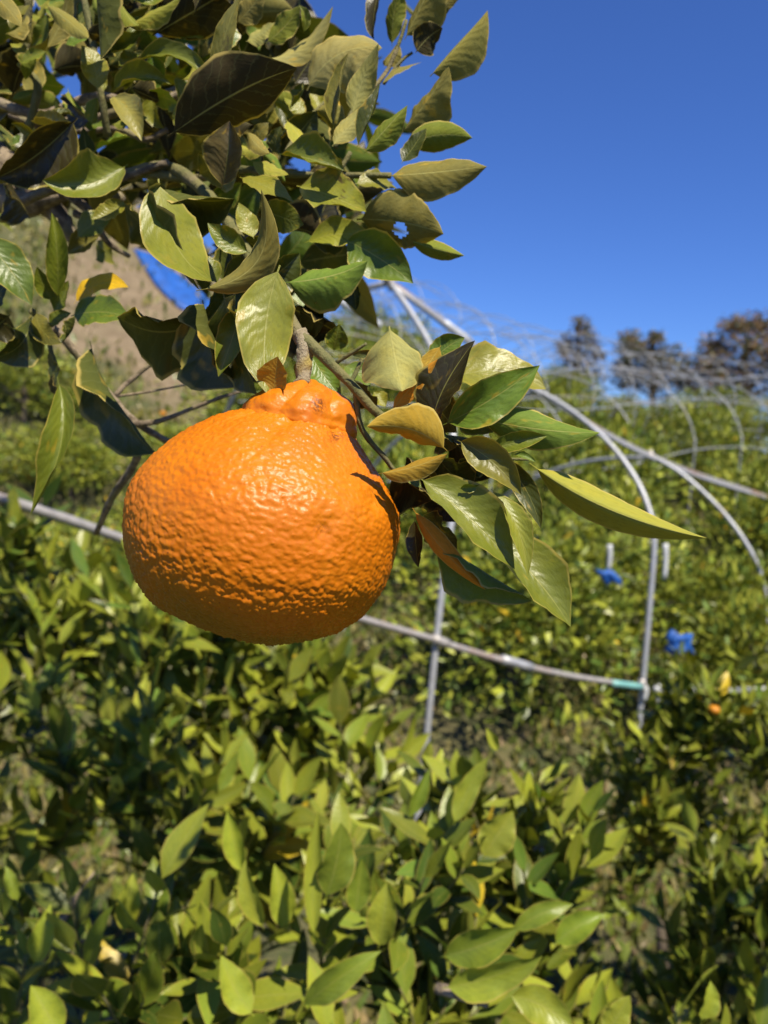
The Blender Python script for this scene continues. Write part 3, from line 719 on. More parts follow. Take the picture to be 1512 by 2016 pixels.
 (465, 45, 518, -25, 54, .40, .39, -6, (0.1, 0.1, 0.95), 12, 'b', 'o'),
 (580, 165, 618, 108, 46, .41, .41, 0, D, 10, 't', 'k'),
 (600, 225, 560, 190, 34, .40, .40, 0, LIT, 8, 't', 'y'),
 (640, 225, 610, 182, 32, .40, .40, 0, LIT, 8, 't', 'y'),
 (670, 215, 640, 185, 26, .41, .41, 0, LIT, 8, 't', 'Y'),
 (568, 285, 625, 218, 56, .385, .38, 0, D, 12, 't', 'd'),
 (495, 294, 528, 240, 34, .375, .37, 0, (0.0, 0.1, 0.95), 12, 't', 'o'),
 (20, 60, 60, 10, 34, .41, .41, 0, SH, 12, 't', 'o'),
 (40, 125, 90, 100, 30, .40, .40, 0, (0.1, 0.2, 0.95), 12, 't', 'g'),
 (60, 115, 20, 85, 26, .41, .41, 0, LIT, 10, 't', 'y'),
 (100, 95, 140, 60, 30, .40, .40, 0, LIT, 10, 't', 'g'),
 (128, 88, 175, 72, 26, .39, .39, 0, LIT, 10, 't', 'G'),
 (145, 235, 170, 222, 22, .41, .41, 0, LIT, 10, 't', 'G'),
 (165, 250, 210, 245, 24, .42, .42, 0, LIT, 10, 't', 'G'),
 (40, 265, 25, 285, 16, .40, .40, 0, LIT, 10, 't', 'G'),
 (205, 180, 196, 135, 20, .39, .39, 0, LIT, 10, 't', 'y'),
 (290, 100, 255, 160, 40, .39, .385, 0, D, 12, 't', 'd'),
 (430, 180, 405, 140, 26, .38, .375, 0, (0, .2, .95), 12, 't', 'y'),
 (410, 110, 440, 90, 24, .41, .41, 0, LIT, 10, 't', 'o'),
 (420, 30, 450, 10, 34, .41, .41, 0, LIT, 10, 't', 'o'),
 (190, 470, 225, 520, 34, .50, .52, 0, LIT, 10, 't', 'y'),
 (205, 520, 190, 480, 22, .48, .48, 0, SH, 10, 't', 'G'),
 # --- right of the fruit
 (766, 642, 792, 769, 138, .262, .254, 0, (0.05, 0.45, 0.88), 14, 'b', 'p', dict(wear=.1)),
 (868, 680, 822, 750, 40, .285, .282, 0, (0.1, 0.2, 0.95), 14, 'b', 'z'),
 (846, 852, 936, 670, 84, .268, .262, 8, D2, 20, 't', 'k'),
 (770, 810, 862, 705, 34, .266, .262, 6, (-0.1, 0.3, 0.93), 20, 'b', 'O'),
 (872, 836, 1063, 719, 92, .278, .272, -6, (-0.25, -0.25, 0.93), 16, 't', 'G', dict(wear=.6)),
 (876, 748, 1075, 766, 104, .285, .285, 22, (0.2, 0.5, 0.83), 14, 't', 'y', dict(wear=.8)),
 (848, 715, 915, 664, 50, .29, .288, 6, (-0.1, 0.2, 0.95), 10, 't', 'G'),
 (936, 822, 1183, 852, 78, .286, .28, -8, (0.0, -0.12, 0.97), 22, 'b', 'G', dict(twist=-60, wear=.3)),
 (960, 886, 1078, 858, 46, .28, .276, 2, (0.0, 0.1, 0.97), 34, 't', 'g'),
 (900, 866, 1026, 974, 74, .272, .266, 12, (-0.25, 0.1, 0.95), 20, 't', 'o'),
 (980, 898, 1064, 1042, 50, .28, .276, 14, (-0.3, -0.1, 0.93), 16, 't', 'd', dict(wear=.4)),
 (1042, 912, 1394, 1060, 76, .285, .28, -22, (0.03, -0.10, 0.97), 58, 'b', 'y', dict(wear=.2, wave=.35)),
 (822, 938, 1018, 1117, 104, .272, .262, 4, (0.25, 0.40, 0.88), 10, 't', 'g', dict(wear=.15)),
 (966, 962, 1037, 1135, 48, .268, .262, 10, (0.3, 0.3, 0.9), 12, 't', 'y', dict(wear=.15)),
 (960, 1040, 1127, 1233, 104, .28, .27, 4, (0.3, 0.35, 0.88), 12, 't', 'g', dict(wear=.3)),
 (850, 1060, 1048, 1183, 60, .285, .28, -4, D, 20, 't', 'G'),
 (812, 1000, 954, 1161, 42, .28, .276, -8, (-0.35, 0.1, 0.93), 16, 'b', 'O'),
 (745, 932, 881, 893, 44, .262, .256, -8, (0.05, 0.45, 0.88), 14, 'b', 'z', dict(wear=.3)),
 (880, 888, 722, 840, 76, .258, .250, -14, (-0.35, -0.45, 0.80), 20, 'b', 'z', dict(wear=.4)),
 (816, 1020, 823, 1119, 32, .285, .285, 0, D, 10, 't', 'k'),
 (770, 930, 850, 985, 70, .295, .295, 0, D, 10, 't', 'k'),
 (870, 960, 800, 900, 60, .298, .298, 0, D, 10, 't', 'k'),
 (830, 1010, 900, 1080, 60, .295, .29, 0, D, 10, 't', 'k'),
 (900, 930, 960, 890, 50, .295, .29, 0, D, 10, 't', 'd'),
 (780, 850, 850, 800, 44, .30, .30, 0, D, 10, 't', 'k'),
 (850, 840, 900, 880, 40, .30, .295, 0, D, 10, 't', 'd'),
 (860, 900, 950, 985, 78, .300, .298, 0, D, 10, 't', 'd'),
 (880, 860, 985, 935, 74, .303, .300, 6, D, 12, 't', 'k'),
 (900, 950, 1000, 1010, 70, .300, .296, 4, D2, 12, 't', 'd'),
 (860, 930, 905, 1030, 70, .302, .300, 0, D, 12, 't', 'k'),
 (930, 880, 1030, 940, 56, .298, .294, 6, SH, 12, 't', 'G'),
 (840, 780, 900, 850, 60, .305, .302, 0, D, 12, 't', 'd'),
 (900, 800, 975, 850, 56, .300, .298, 0, SH, 12, 't', 'g'),
 (905, 962, 952, 957, 18, .268, .266, 3, D2, 15, 't', 'G'),
 (1010, 895, 1055, 910, 14, .276, .274, 2, (0.1, 0.4, 0.9), 10, 't', 'G'),
 (795, 930, 830, 960, 22, .28, .28, 0, LIT, 10, 't', 'G'),
 (770, 925, 800, 945, 16, .28, .28, 0, LIT, 10, 't', 'G'),
 (820, 845, 868, 825, 22, .275, .272, 0, LIT, 10, 't', 'G'),
 (612, 698, 672, 782, 58, .31, .305, -4, (0.1, 0.1, 0.97), 12, 't', 'G'),
 (656, 692, 668, 638, 48, .315, .31, 0, LIT, 12, 't', 'g'),
 (676, 720, 728, 762, 46, .30, .295, 6, LIT, 10, 't', 'G'),
 (735, 770, 760, 800, 30, .32, .32, 0, LIT, 10, 't', 'y'),
 (745, 800, 700, 750, 40, .31, .31, 0, D, 10, 't', 'k'),
 (585, 745, 600, 700, 26, .30, .295, 0, LIT, 10, 't', 'y'),
 (690, 700, 758, 700, 16, .276, .274, 3, SH, 20, 't', 'd'),
]
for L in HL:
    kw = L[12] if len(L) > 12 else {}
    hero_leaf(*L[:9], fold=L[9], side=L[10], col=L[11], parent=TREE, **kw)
# inner leaves, deeper in the bough, their shade put into dark leaf tones
POLY = [(-160, -160), (560, -160), (600, 60), (760, 170), (720, 330), (770, 420), (690, 520), (560, 590), (420, 560), (330, 430), (160, 400), (-160, 380)]
def inside(x, y):
    c = False; n = len(POLY)
    for i in range(n):
        (x1, y1), (x2, y2) = POLY[i], POLY[(i + 1) % n]
        if (y1 > y) != (y2 > y) and x < (x2 - x1) * (y - y1) / (y2 - y1) + x1: c = not c
    return c
rs = random.Random(11); cnt = 0
while cnt < 145:
    x, y = rs.uniform(-160, 760), rs.uniform(-160, 590)
    if not inside(x, y): continue
    a = rs.gauss(0.5, 1.0); ln = rs.uniform(75, 125); d = rs.uniform(.41, .56)
    x2, y2 = x + math.cos(a) * ln, y - math.sin(a) * ln
    if not inside(x2, y2): continue
    nn = (rs.gauss(0, .4), rs.choice((-.9, -.9, .7)) + rs.gauss(0, .3), 0.55)
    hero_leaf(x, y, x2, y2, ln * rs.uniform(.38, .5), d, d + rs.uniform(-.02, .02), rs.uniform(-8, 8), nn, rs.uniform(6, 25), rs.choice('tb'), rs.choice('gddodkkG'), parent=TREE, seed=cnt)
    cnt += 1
while cnt < 215:
    x, y = rs.uniform(-40, 640), rs.uniform(-40, 430)
    if not inside(x, y) or (x > 200 and y > 330): continue
    a = rs.gauss(0.3, 1.3); ln = rs.uniform(48, 84); d = rs.uniform(.355, .43)
    x2, y2 = x + math.cos(a) * ln, y - math.sin(a) * ln
    if not inside(x2, y2): continue
    nn = (rs.gauss(0, .4), rs.choice((-.8, .3, .6)) + rs.gauss(0, .3), 0.6)
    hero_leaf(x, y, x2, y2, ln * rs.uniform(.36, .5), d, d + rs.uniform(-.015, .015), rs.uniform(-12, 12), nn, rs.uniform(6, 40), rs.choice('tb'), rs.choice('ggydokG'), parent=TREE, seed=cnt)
    cnt += 1
inner = []
while len(inner) < 620:
    x, y = rs.uniform(-330, 720), rs.uniform(-330, 560)
    if x > -60 and y > -60 and not inside(x + 25, y): continue
    if y > 380 and x < 300: continue
    d = rs.uniform(.50, .86); p = wp(x, y, d)
    if x > 480: d = min(d, .62)
    dv = n2w((rs.gauss(.3, .8), rs.gauss(.1, .7), rs.gauss(0, .6))); nv = Vector((rs.gauss(0, .5), rs.gauss(-.2, .5), rs.gauss(.7, .5)))
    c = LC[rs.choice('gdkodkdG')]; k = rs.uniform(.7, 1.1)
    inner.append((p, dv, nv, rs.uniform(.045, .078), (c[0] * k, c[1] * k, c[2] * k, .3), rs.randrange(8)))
# more of this crown, added unseen overhead to dapple the bushes below with shade
while len(inner) < 1420:
    x, y, z = rs.uniform(-1.3, -.10), rs.uniform(.0, 1.0), rs.uniform(2.10, 2.50)
    if y > .22 and x > -.38: continue
    if noise.noise(Vector((x * 5, y * 5, 2))) < -.22: continue
    c = LC[rs.choice('ggdodyG')]
    inner.append((Vector((x, y, z)), Vector((rs.gauss(0, 1), rs.gauss(0, 1), rs.gauss(0, .4))), Vector((rs.gauss(0, .4), rs.gauss(-.2, .4), 1)), rs.uniform(.055, .085), (*c, .3), rs.randrange(8)))
o_ = link_mesh('leaves', mass_mesh('leaves', inner, M_MASS, TEMPL), None, TREE); o_['kind'] = 'stuff'

# ------------------------------------------------------------------ low mandarin bushes below
def in_view(p, mx=0.56, my=0.74):
    v = Vector(p) - CAM; d = v.dot(-CB)
    return d > 0.2 and abs(v.dot(CR) / d) < mx and abs(v.dot(CU) / d) < my
def bush_shoots(curve, depth, n, size, seed, warm, leaves, stems, nl=(6, 10), lean=(0, 0, 1), thick=0.25, jit=0.5):
    """fill a canopy: curve = canopy top line in pixels at the given depths; shoots grow up through it"""
    rs = random.Random(seed)
    left = n
    while left > 0:
        t = rs.random() * (len(curve) - 1); k = min(int(t), len(curve) - 2); f = t - k
        (x0, y0, d0), (x1, y1, d1) = curve[k], curve[k + 1]
        x, y, d = x0 + (x1 - x0) * f, y0 + (y1 - y0) * f, d0 + (d1 - d0) * f
        fr = rs.random() ** 1.3
        c = wp(x, y, d) + Vector((rs.gauss(0, .03), rs.uniform(-.5, 1.0) * depth, -fr * thick - size * 1.6))
        main = (Vector(lean) + Vector((rs.gauss(0, jit * .7), rs.gauss(-.25, jit * .7), 0))).normalized()
        w_ = min(1.0, warm * rs.uniform(.4, 1.7))
        m = min(left, rs.randint(2, 5)); left -= m
        for j in range(m):                                     # a spray: several shoots from one twig
            dv = main + Vector((rs.gauss(0, .38), rs.gauss(0, .38), rs.gauss(0, .12)))
            make_shoot(c + main * (size * .25 * j), dv, rs, rs.randint(*nl), size * rs.uniform(.85, 1.1), leaves, stems, w_, 0.0022)

leaves, stems = [], []
near_curve = [(-120, 1850, .85), (160, 1800, .82), (360, 1750, .80), (520, 1680, .80), (680, 1660, .80), (860, 1640, .85), (980, 1560, .90), (1040, 1660, .90), (1080, 1830, .85), (1300, 1900, .85), (1600, 1900, .85)]
bush_shoots(near_curve, 0.16, 165, 0.064, 21, 0.55, leaves, stems, (6, 10), thick=0.30)
bush_shoots([(300, 1985, .72), (400, 1960, .72), (800, 1930, .70), (1200, 1990, .72), (1400, 2060, .72)], 0.05, 34, 0.068, 22, 0.5, leaves, stems, (5, 8), thick=0.10)
bx0 = Vector((0.05, 0.95, float(gh(0.05, 0.95))))
KEY = [(618, 1850, 628, 1595, 46, .66, .66, 6), (640, 1770, 672, 1618, 92, .66, .65, -6), (520, 1830, 482, 1690, 52, .68, .67, 6), (592, 1985, 752, 1874, 66, .62, .60, 10), (500, 2000, 436, 1880, 62, .64, .64, 8),
       (745, 1868, 762, 1736, 70, .66, .66, -4), (868, 1884, 1022, 1826, 74, .62, .60, -6), (872, 1945, 1066, 1880, 84, .60, .58, -10), (1000, 1960, 1130, 2030, 78, .58, .56, 14), (1005, 1836, 1130, 1780, 44, .66, .66, 8),
       (243, 1838, 262, 1718, 56, .72, .72, 0), (300, 1835, 316, 1722, 54, .73, .73, -4), (66, 1900, 98, 1780, 56, .68, .68, -6), (36, 1775, 12, 1705, 30, .75, .75, 0), (476, 1720, 448, 1596, 52, .76, .76, 0),
       (893, 1625, 962, 1490, 52, .80, .80, 6), (803, 1612, 846, 1512, 36, .82, .82, 0), (950, 1690, 1010, 1596, 78, .78, .78, 0), (1190, 2040, 1240, 1960, 60, .58, .58, 0), (430, 1560, 470, 1480, 34, .9, .9, 0),
       (980, 1480, 958, 1432, 26, .85, .85, 0), (700, 1800, 712, 1690, 58, .72, .72, 0), (560, 1830, 540, 1700, 60, .72, .72, 0), (1090, 1860, 1190, 1800, 56, .70, .70, 6), (120, 2040, 60, 1940, 70, .62, .62, 0), (1380, 2010, 1400, 1930, 50, .62, .62, 0)]
bush = leafy_bush('mandarin_bush', 'nearest low mandarin bush, upright glossy leaves across the bottom of the picture', 'bush', bx0, leaves, stems,
                  [([bx0 + Vector((0, 0, -0.05)), bx0 + Vector((.02, .02, .2)), bx0 + Vector((-.02, 0, .5))], .025, .012), ([bx0 + Vector((0, 0, .25)), bx0 + Vector((.3, -.1, .55)), bx0 + Vector((.42, -.2, .85))], .016, .007), ([bx0 + Vector((0, 0, .25)), bx0 + Vector((-.3, -.1, .6)), bx0 + Vector((-.42, -.15, .9))], .016, .007)], 274)
for i, k in enumerate(KEY):
    hero_leaf(*k[:4], k[4] * .86, *k[5:8], n=(0.1 + 0.25 * math.sin(i * 2.1), 0.45 + 0.2 * math.cos(i * 1.3), 0.8), fold=14, side='t', col='vVvVvvVvvV'[i % 10], parent=bush, wear=.12)
for pts, r0, r1 in (([(80, 1890, .74), (130, 1800, .76), (190, 1720, .78)], 11, 8), ([(100, 1850, .75), (150, 1855, .74), (200, 1845, .74)], 6, 4), ([(860, 1945, .62), (960, 1975, .60)], 9, 8)):
    tube('twig', [wp(*p) for p in pts], r0 / F * .75, r1 / F * .75, M_BARK, bush, 8, 5, .2)

leaves, stems = [], []
bush_shoots([(-200, 1000, 1.60), (0, 1020, 1.60), (150, 1070, 1.62), (300, 1190, 1.66), (450, 1260, 1.68), (560, 1310, 1.68), (640, 1370, 1.66), (740, 1450, 1.62)], 0.16, 225, 0.094, 31, 0.95, leaves, stems, (6, 9), thick=0.42, jit=.5)
bush_shoots([(-200, 1330, 1.40), (0, 1380, 1.40), (200, 1420, 1.38), (400, 1480, 1.36), (560, 1540, 1.35)], 0.10, 80, 0.090, 33, 0.8, leaves, stems, (6, 9), thick=0.30, jit=.5)
bx1 = wp(180, 1500, 1.65); bx1.z = float(gh(bx1.x, bx1.y))
leafy_bush('mandarin_bush', 'left mandarin bush with yellow-green leaves, behind and below the big fruit', 'bush', bx1, leaves, stems,
           [([bx1 + Vector((0, 0, -.05)), bx1 + Vector((.03, 0, .2)), bx1 + Vector((0, .05, .5))], .03, .012), ([bx1 + Vector((0, 0, .3)), bx1 + Vector((.3, 0, .6)), bx1 + Vector((.4, 0, .8))], .02, .01)], 300)
leaves, stems = [], []
bush_shoots([(1250, 1470, 2.0), (1290, 1420, 2.1), (1380, 1400, 2.0), (1480, 1370, 1.9), (1620, 1380, 1.8)], 0.28, 190, 0.066, 41, 0.3, leaves, stems, (6, 9), thick=0.42, jit=.6)
bush_shoots([(1390, 1790, 1.4), (1450, 1770, 1.35), (1600, 1740, 1.3)], 0.12, 90, 0.066, 42, 0.2, leaves, stems, (6, 9), thick=0.3, jit=.6)
bx2 = wp(1400, 1600, 1.95); bx2.z = float(gh(bx2.x, bx2.y))
leafy_bush('mandarin_bush', 'shady dark green mandarin bush at the right edge below the white rail', 'bush', bx2, leaves, stems,
           [([bx2 + Vector((0, 0, -.05)), bx2 + Vector((-.05, 0, .2)), bx2 + Vector((-.1, 0, .5))], .03, .012), ([bx2 + Vector((0, 0, .2)), bx2 + Vector((.2, -.3, .5)), bx2 + Vector((.2, -.5, .75))], .02, .01)], 300)

# ------------------------------------------------------------------ orchard trees further off
def orchard_mesh(seed, n, rx, rz, size, warm=0.5):
    """a rounded citrus crown of leafy clumps round the origin, its foot at z = 0"""
    rs = random.Random(seed); leaves = []
    blobs = [(Vector((rs.uniform(-.6, .6) * rx, rs.uniform(-.6, .6) * rx, rz * rs.uniform(.45, 1.35))), rs.uniform(.35, .6) * rx) for _ in range(11)]
    for i in range(n):
        c, r = rs.choice(blobs); v = Vector((rs.gauss(0, 1), rs.gauss(0, 1), rs.gauss(0.25, 1))).normalized()
        rr = r * rs.uniform(0.62, 1.08)
        p = c + Vector((v.x * rr, v.y * rr, v.z * rr * 0.85))
        if p.z < 0.15: continue
        d = (v + Vector((rs.gauss(0, .5), rs.gauss(0, .5), rs.gauss(.3, .5)))).normalized()
        nn = v * 0.7 + sun_dir * .55 + Vector((rs.gauss(0, .45), rs.gauss(0, .45), rs.gauss(0, .35)))
        cc = leaf_colour(rs, warm); leaves.append((p, d, nn, size * rs.uniform(.7, 1.2), (cc[0] * 1.2, cc[1] * 1.15, cc[2] * 1.2, 0), rs.randrange(4)))
    return mass_mesh('crown', leaves, M_FAR, TEMPL_LOW)
ORCH = [orchard_mesh(50 + i, 5200, 0.95, 0.85, 0.085, 0.35 + 0.15 * i) for i in range(4)]
def trunk_mesh(h, r):
    v, f = [], []
    for pts, a, b in (([Vector((0, 0, -.15)), Vector((.03, .02, h * .4)), Vector((-.02, .04, h))], r, r * .6), ([Vector((.02, .02, h * .35)), Vector((.25, .1, h * .8)), Vector((.4, .15, h * 1.15))], r * .6, r * .3), ([Vector((.02, .02, h * .4)), Vector((-.25, -.1, h * .8)), Vector((-.45, -.1, h * 1.2))], r * .6, r * .3)):
        P = catmull(pts, 4); vv, ff = tube_data(P, [a + (b - a) * i / (len(P) - 1) for i in range(len(P))], 7, len(v)); v += vv; f += ff
    me = mesh('trunk', v, f); me.materials.append(M_TRUNK); return me
TRK = trunk_mesh(0.9, 0.05)
def orchard_tree(x, y, s, k, rot, label, group):
    o = empty('citrus_tree', (x, y, float(gh(x, y)))); tag(o, label, 'fruit tree', group)
    o.rotation_euler = (0, 0, rot); o.scale = (s, s, s)
    for nm, me in (('crown', ORCH[k % 4]), ('trunk', TRK)):
        c = bpy.data.objects.new(nm, me); COL.objects.link(c); c.parent = o
    return o
spots = []
_shade_tree = orchard_tree(0.98, 0.42, 1.02, 1, 0.6, 'citrus tree just outside the picture on the right, added unseen for its shade', 'citrus trees in rows on the hillside')  # added out of view to throw shade over the lower right
_shade_tree.scale = (.54, .54, 1.25)
_shade_tree = orchard_tree(1.60, 1.12, 1.0, 2, 2.0, 'second citrus tree just outside the picture on the right, added unseen for shade', 'citrus trees in rows on the hillside')  # another unseen tree, added to shade the bush at the right edge
_shade_tree.scale = (.62, .62, 1.15)
rs = random.Random(5)
for row, (yy, step) in enumerate(((4.3, 1.5), (6.0, 1.5), (8.0, 1.6), (10.2, 1.7), (12.4, 1.7), (14.6, 1.8), (17.0, 2.0))):
    xw = yy * 0.62
    x = -xw * 0.2
    x0 = {0: 0.75, 1: -0.1}.get(row, -0.16 * yy + 0.2)
    x = x0
    while x < xw + 1.2:
        spots.append((x + rs.uniform(-.2, .2), yy + rs.uniform(-.3, .3), (rs.uniform(.74, .98) if row < 4 else rs.uniform(.7, .9)) if row else rs.uniform(.7, .9), rs.randrange(4), rs.uniform(0, 6.28), row)); x += step * rs.uniform(.9, 1.1)
    if row >= 3:
        x = -xw - 0.5
        while x < -0.42 * yy - 1.0:
            spots.append((x, yy, rs.uniform(.5, .7), rs.randrange(4), rs.uniform(0, 6.28), row)); x += step
for i, (x, y, s_, lb) in enumerate(((-2.15, 5.2, .42, 'low shrub at the left edge, nearest of those on the left slope'), (-1.45, 5.6, .40, 'low shrub on the left slope left of the big fruit'), (-1.0, 6.4, .45, 'low shrub on the left slope right behind the big fruit'), (-2.7, 6.6, .45, 'low shrub at the left edge, second up the slope'), (-1.9, 7.2, .42, 'low shrub below the tan bank at left'), (-3.6, 7.6, .5, 'low shrub at the left edge beside the tan bank'))):
    q = orchard_tree(x, y, s_, i, i * 1.3, lb, 'low shrubs on the left slope'); q.name = 'low_shrub'; q['category'] = 'shrub'; q.scale = (s_ * 1.5, s_ * 1.5, s_)
ROWN = ['first', 'second', 'third', 'fourth', 'fifth', 'sixth', 'last']
perrow = {}
for s_ in spots: perrow.setdefault(s_[5], []).append(s_)
ORD = ['first', 'second', 'third', 'fourth', 'fifth', 'sixth', 'seventh', 'eighth', 'ninth', 'tenth', 'eleventh', 'twelfth', 'thirteenth', 'fourteenth', 'fifteenth', 'sixteenth', 'seventeenth', 'eighteenth']
for r_, L in perrow.items():
    L.sort(key=lambda q: q[0])
    for i, q in enumerate(L):
        orchard_tree(q[0], q[1], q[2], q[3], q[4], 'citrus tree, %s from the left in the %s row up the slope' % (ORD[i], ROWN[r_]), 'citrus trees in rows on the hillside')

# ------------------------------------------------------------------ low weeds on the slope
def weeds():
    rs = random.Random(77); leaves = []
    n = 0
    while n < 26000:
        y = 2.6 + 13.6 * rs.random() ** 1.2; x = rs.uniform(-0.62 * y - .3, 0.62 * y + .3)
        if float(bare(x, y)) > 0.35 + 0.3 * rs.random(): 
            if rs.random() > 0.28: continue
        if noise.noise(Vector((x * 0.9, y * 0.9, 3))) < -0.12 and rs.random() < .75: continue
        z = float(gh(x, y)); h = rs.uniform(.05, .15) * (.25 + .09 * y)
        d = Vector((rs.gauss(0, .5), rs.gauss(0, .5), 1)); c = rs.choice([(.13, .16, .03), (.17, .18, .035), (.20, .19, .05), (.11, .15, .03), (.24, .21, .08)]); k = rs.uniform(.8, 1.15)
        leaves.append((Vector((x, y, z - .01)), d, Vector((rs.gauss(0, 1), rs.gauss(-.6, 1), .4)), h, (c[0] * k, c[1] * k, c[2] * k, 0), rs.randrange(4))); n += 1
    for i in range(15000):
        y = rs.uniform(1.9, 5.5); x = rs.uniform(-0.62 * y - .3, 0.62 * y + .3); k = rs.uniform(.7, 1.2)
        if noise.noise(Vector((x * 1.6, y * 1.6, 8))) < -.30: continue
        c = rs.choice([(.13, .17, .03), (.17, .20, .04), (.22, .20, .07), (.10, .15, .03), (.26, .20, .10)])
        leaves.append((Vector((x, y, float(gh(x, y)) - .01)), Vector((rs.gauss(0, .6), rs.gauss(0, .6), 1)), Vector((rs.gauss(0, 1), rs.gauss(-.6, 1), .4)), rs.uniform(.03, .09), (c[0] * k, c[1] * k, c[2] * k, 0), rs.randrange(4)))
    o = link_mesh('weeds', mass_mesh('weeds', leaves, M_FAR, TEMPL_LOW)); tag(o, 'low green weeds and dry grass covering the slope', 'weeds', None, 'stuff')
weeds()

# ------------------------------------------------------------------ greenhouse pipe frames
PR = 0.0125
def frame_root(name, p, label):
    q = Vector(p); q.z = float(gh(q.x, q.y)); o = empty(name, q); tag(o, label, 'greenhouse frame', 'bare pipe hoops of the greenhouse tunnels'); return o
def pipe(name, pts, r, mat, root, n=6, seg=8): return tube(name, pts, r, r, mat, root, seg, n)
def to_ground(p):
    q = Vector(p); q.z = float(gh(q.x, q.y)) - 0.05; return q
T1 = frame_root('tunnel_frame', wp(870, 1260, 2.7), 'nearest row of galvanised hoops with side rail and ridge pipe')
RID = [(560, 430, 2.7), (770, 556, 3.2), (1062, 772, 3.9), (1292, 902, 4.6), (1512, 978, 5.5), (1700, 1035, 6.4)]
rid_w = [wp(*p) for p in RID]
pipe('ridge_pipe', rid_w, PR * 1.05, M_RUST, T1, 6)
pipe('ridge_pipe', [p + Vector((0.02, 0, -0.02)) for p in rid_w[1:]], PR * .9, M_PIPE, T1, 6)
HOOPS = [[(768, 556, 3.2), (812, 620, 3.12), (856, 700, 3.02), (884, 800, 2.9), (895, 900, 2.8), (892, 1000, 2.75), (878, 1100, 2.72), (858, 1270, 2.7), (836, 1490, 2.7), (815, 1660, 2.7)],
         [(1050, 764, 3.9), (1120, 805, 3.82), (1195, 868, 3.7), (1250, 940, 3.6), (1280, 1010, 3.52), (1288, 1070, 3.47), (1280, 1180, 3.45), (1265, 1350, 3.45), (1250, 1520, 3.45)],
         [(1275, 893, 4.6), (1345, 935, 4.5), (1420, 1005, 4.4), (1475, 1080, 4.3), (1503, 1150, 4.25), (1510, 1230, 4.22), (1500, 1400, 4.2), (1490, 1520, 4.2)]]
for h in HOOPS: pipe('hoop', [wp(*p) for p in h], PR, M_PIPE, T1, 6)
# the far halves of the same hoops
axis = (rid_w[2] - rid_w[1]); axis.z = 0; axis.normalize(); lat = Vector((-axis.y, axis.x, 0))
def half_hoop(top, side, w, h, n=9):
    pts = []
    for i in range(n + 1):
        a = i / n * math.pi / 2
        pts.append(top + side * (w * math.sin(a)) + Vector((0, 0, -h * (1 - math.cos(a)) * 0.62)))
    pts.append(pts[-1] + Vector((0, 0, -h * 0.9))); return pts
for p in rid_w[1:4]: pipe('hoop', half_hoop(p, lat, 1.5, 1.6), PR, M_PIPE, T1, 2)
pipe('side_rail', [wp(-160, 935, 1.5), wp(100, 1012, 1.68), wp(300, 1082, 1.9), wp(560, 1170, 2.25), wp(700, 1215, 2.45), wp(866, 1262, 2.69)], PR * .95, M_RUST, T1, 5)
pipe('side_rail', [wp(858, 1262, 2.68), wp(1000, 1303, 2.92), wp(1130, 1332, 3.15), wp(1268, 1352, 3.44)], PR, M_RUST, T1, 4)
pipe('side_rail', [wp(1290, 1356, 3.44), wp(1380, 1360, 3.65), wp(1460, 1358, 3.85), wp(1600, 1350, 4.2)], PR * 1.05, M_FILM, T1, 4)
pipe('pipe_joint', [wp(988, 1298, 2.89), wp(1045, 1314, 2.98)], PR * 1.45, M_PIPE, T1, 3)
pipe('pipe_joint', [wp(852, 1257, 2.67), wp(882, 1268, 2.70)], PR * 1.35, M_RUST, T1, 3)
pipe('teal_tape', [wp(1205, 1345, 3.29), wp(1262, 1352, 3.42)], PR * 1.2, M_TEAL, T1, 3)
pipe('rolled_film', [wp(655, 585, 2.9), wp(700, 612, 2.95), wp(748, 642, 3.0)], PR * 1.35, M_FILM, T1, 4)
pipe('rolled_film', [wp(560, 530, 2.8), wp(655, 585, 2.9)], PR * 1.35, M_TEAL, T1, 4)
pipe('ridge_joint', [wp(875, 636, 3.42), wp(925, 672, 3.55)], PR * 1.5, M_FILM, T1, 3)
pipe('ridge_joint', [wp(1278, 896, 4.55), wp(1315, 914, 4.7)], PR * 1.4, M_RUST, T1, 3)
def clip(px, py, d, h):
    a = wp(px, py, d); b_ = wp(px - 2, py + h, d)
    tube('film_clip', [a, a.lerp(b_, .5) + Vector((.004, 0, 0)), b_], PR * 1.1, PR * .8, M_FILM, T1, 7, 3)
for c_ in ((1270, 1352, 3.43, 26), (1298, 1348, 3.5, 38), (1200, 1072, 3.6, 50), (1310, 1070, 3.7, 70)): clip(*c_)
for q in ((768, 556, 3.2), (1054, 767, 3.9), (1282, 897, 4.6), (1266, 1350, 3.45)):
    c_ = wp(*q); pipe('clamp', [c_ + CU * .03 + CR * -.012, c_ + CU * -.03 + CR * .012], PR * 1.5, M_RUST, T1, 3)
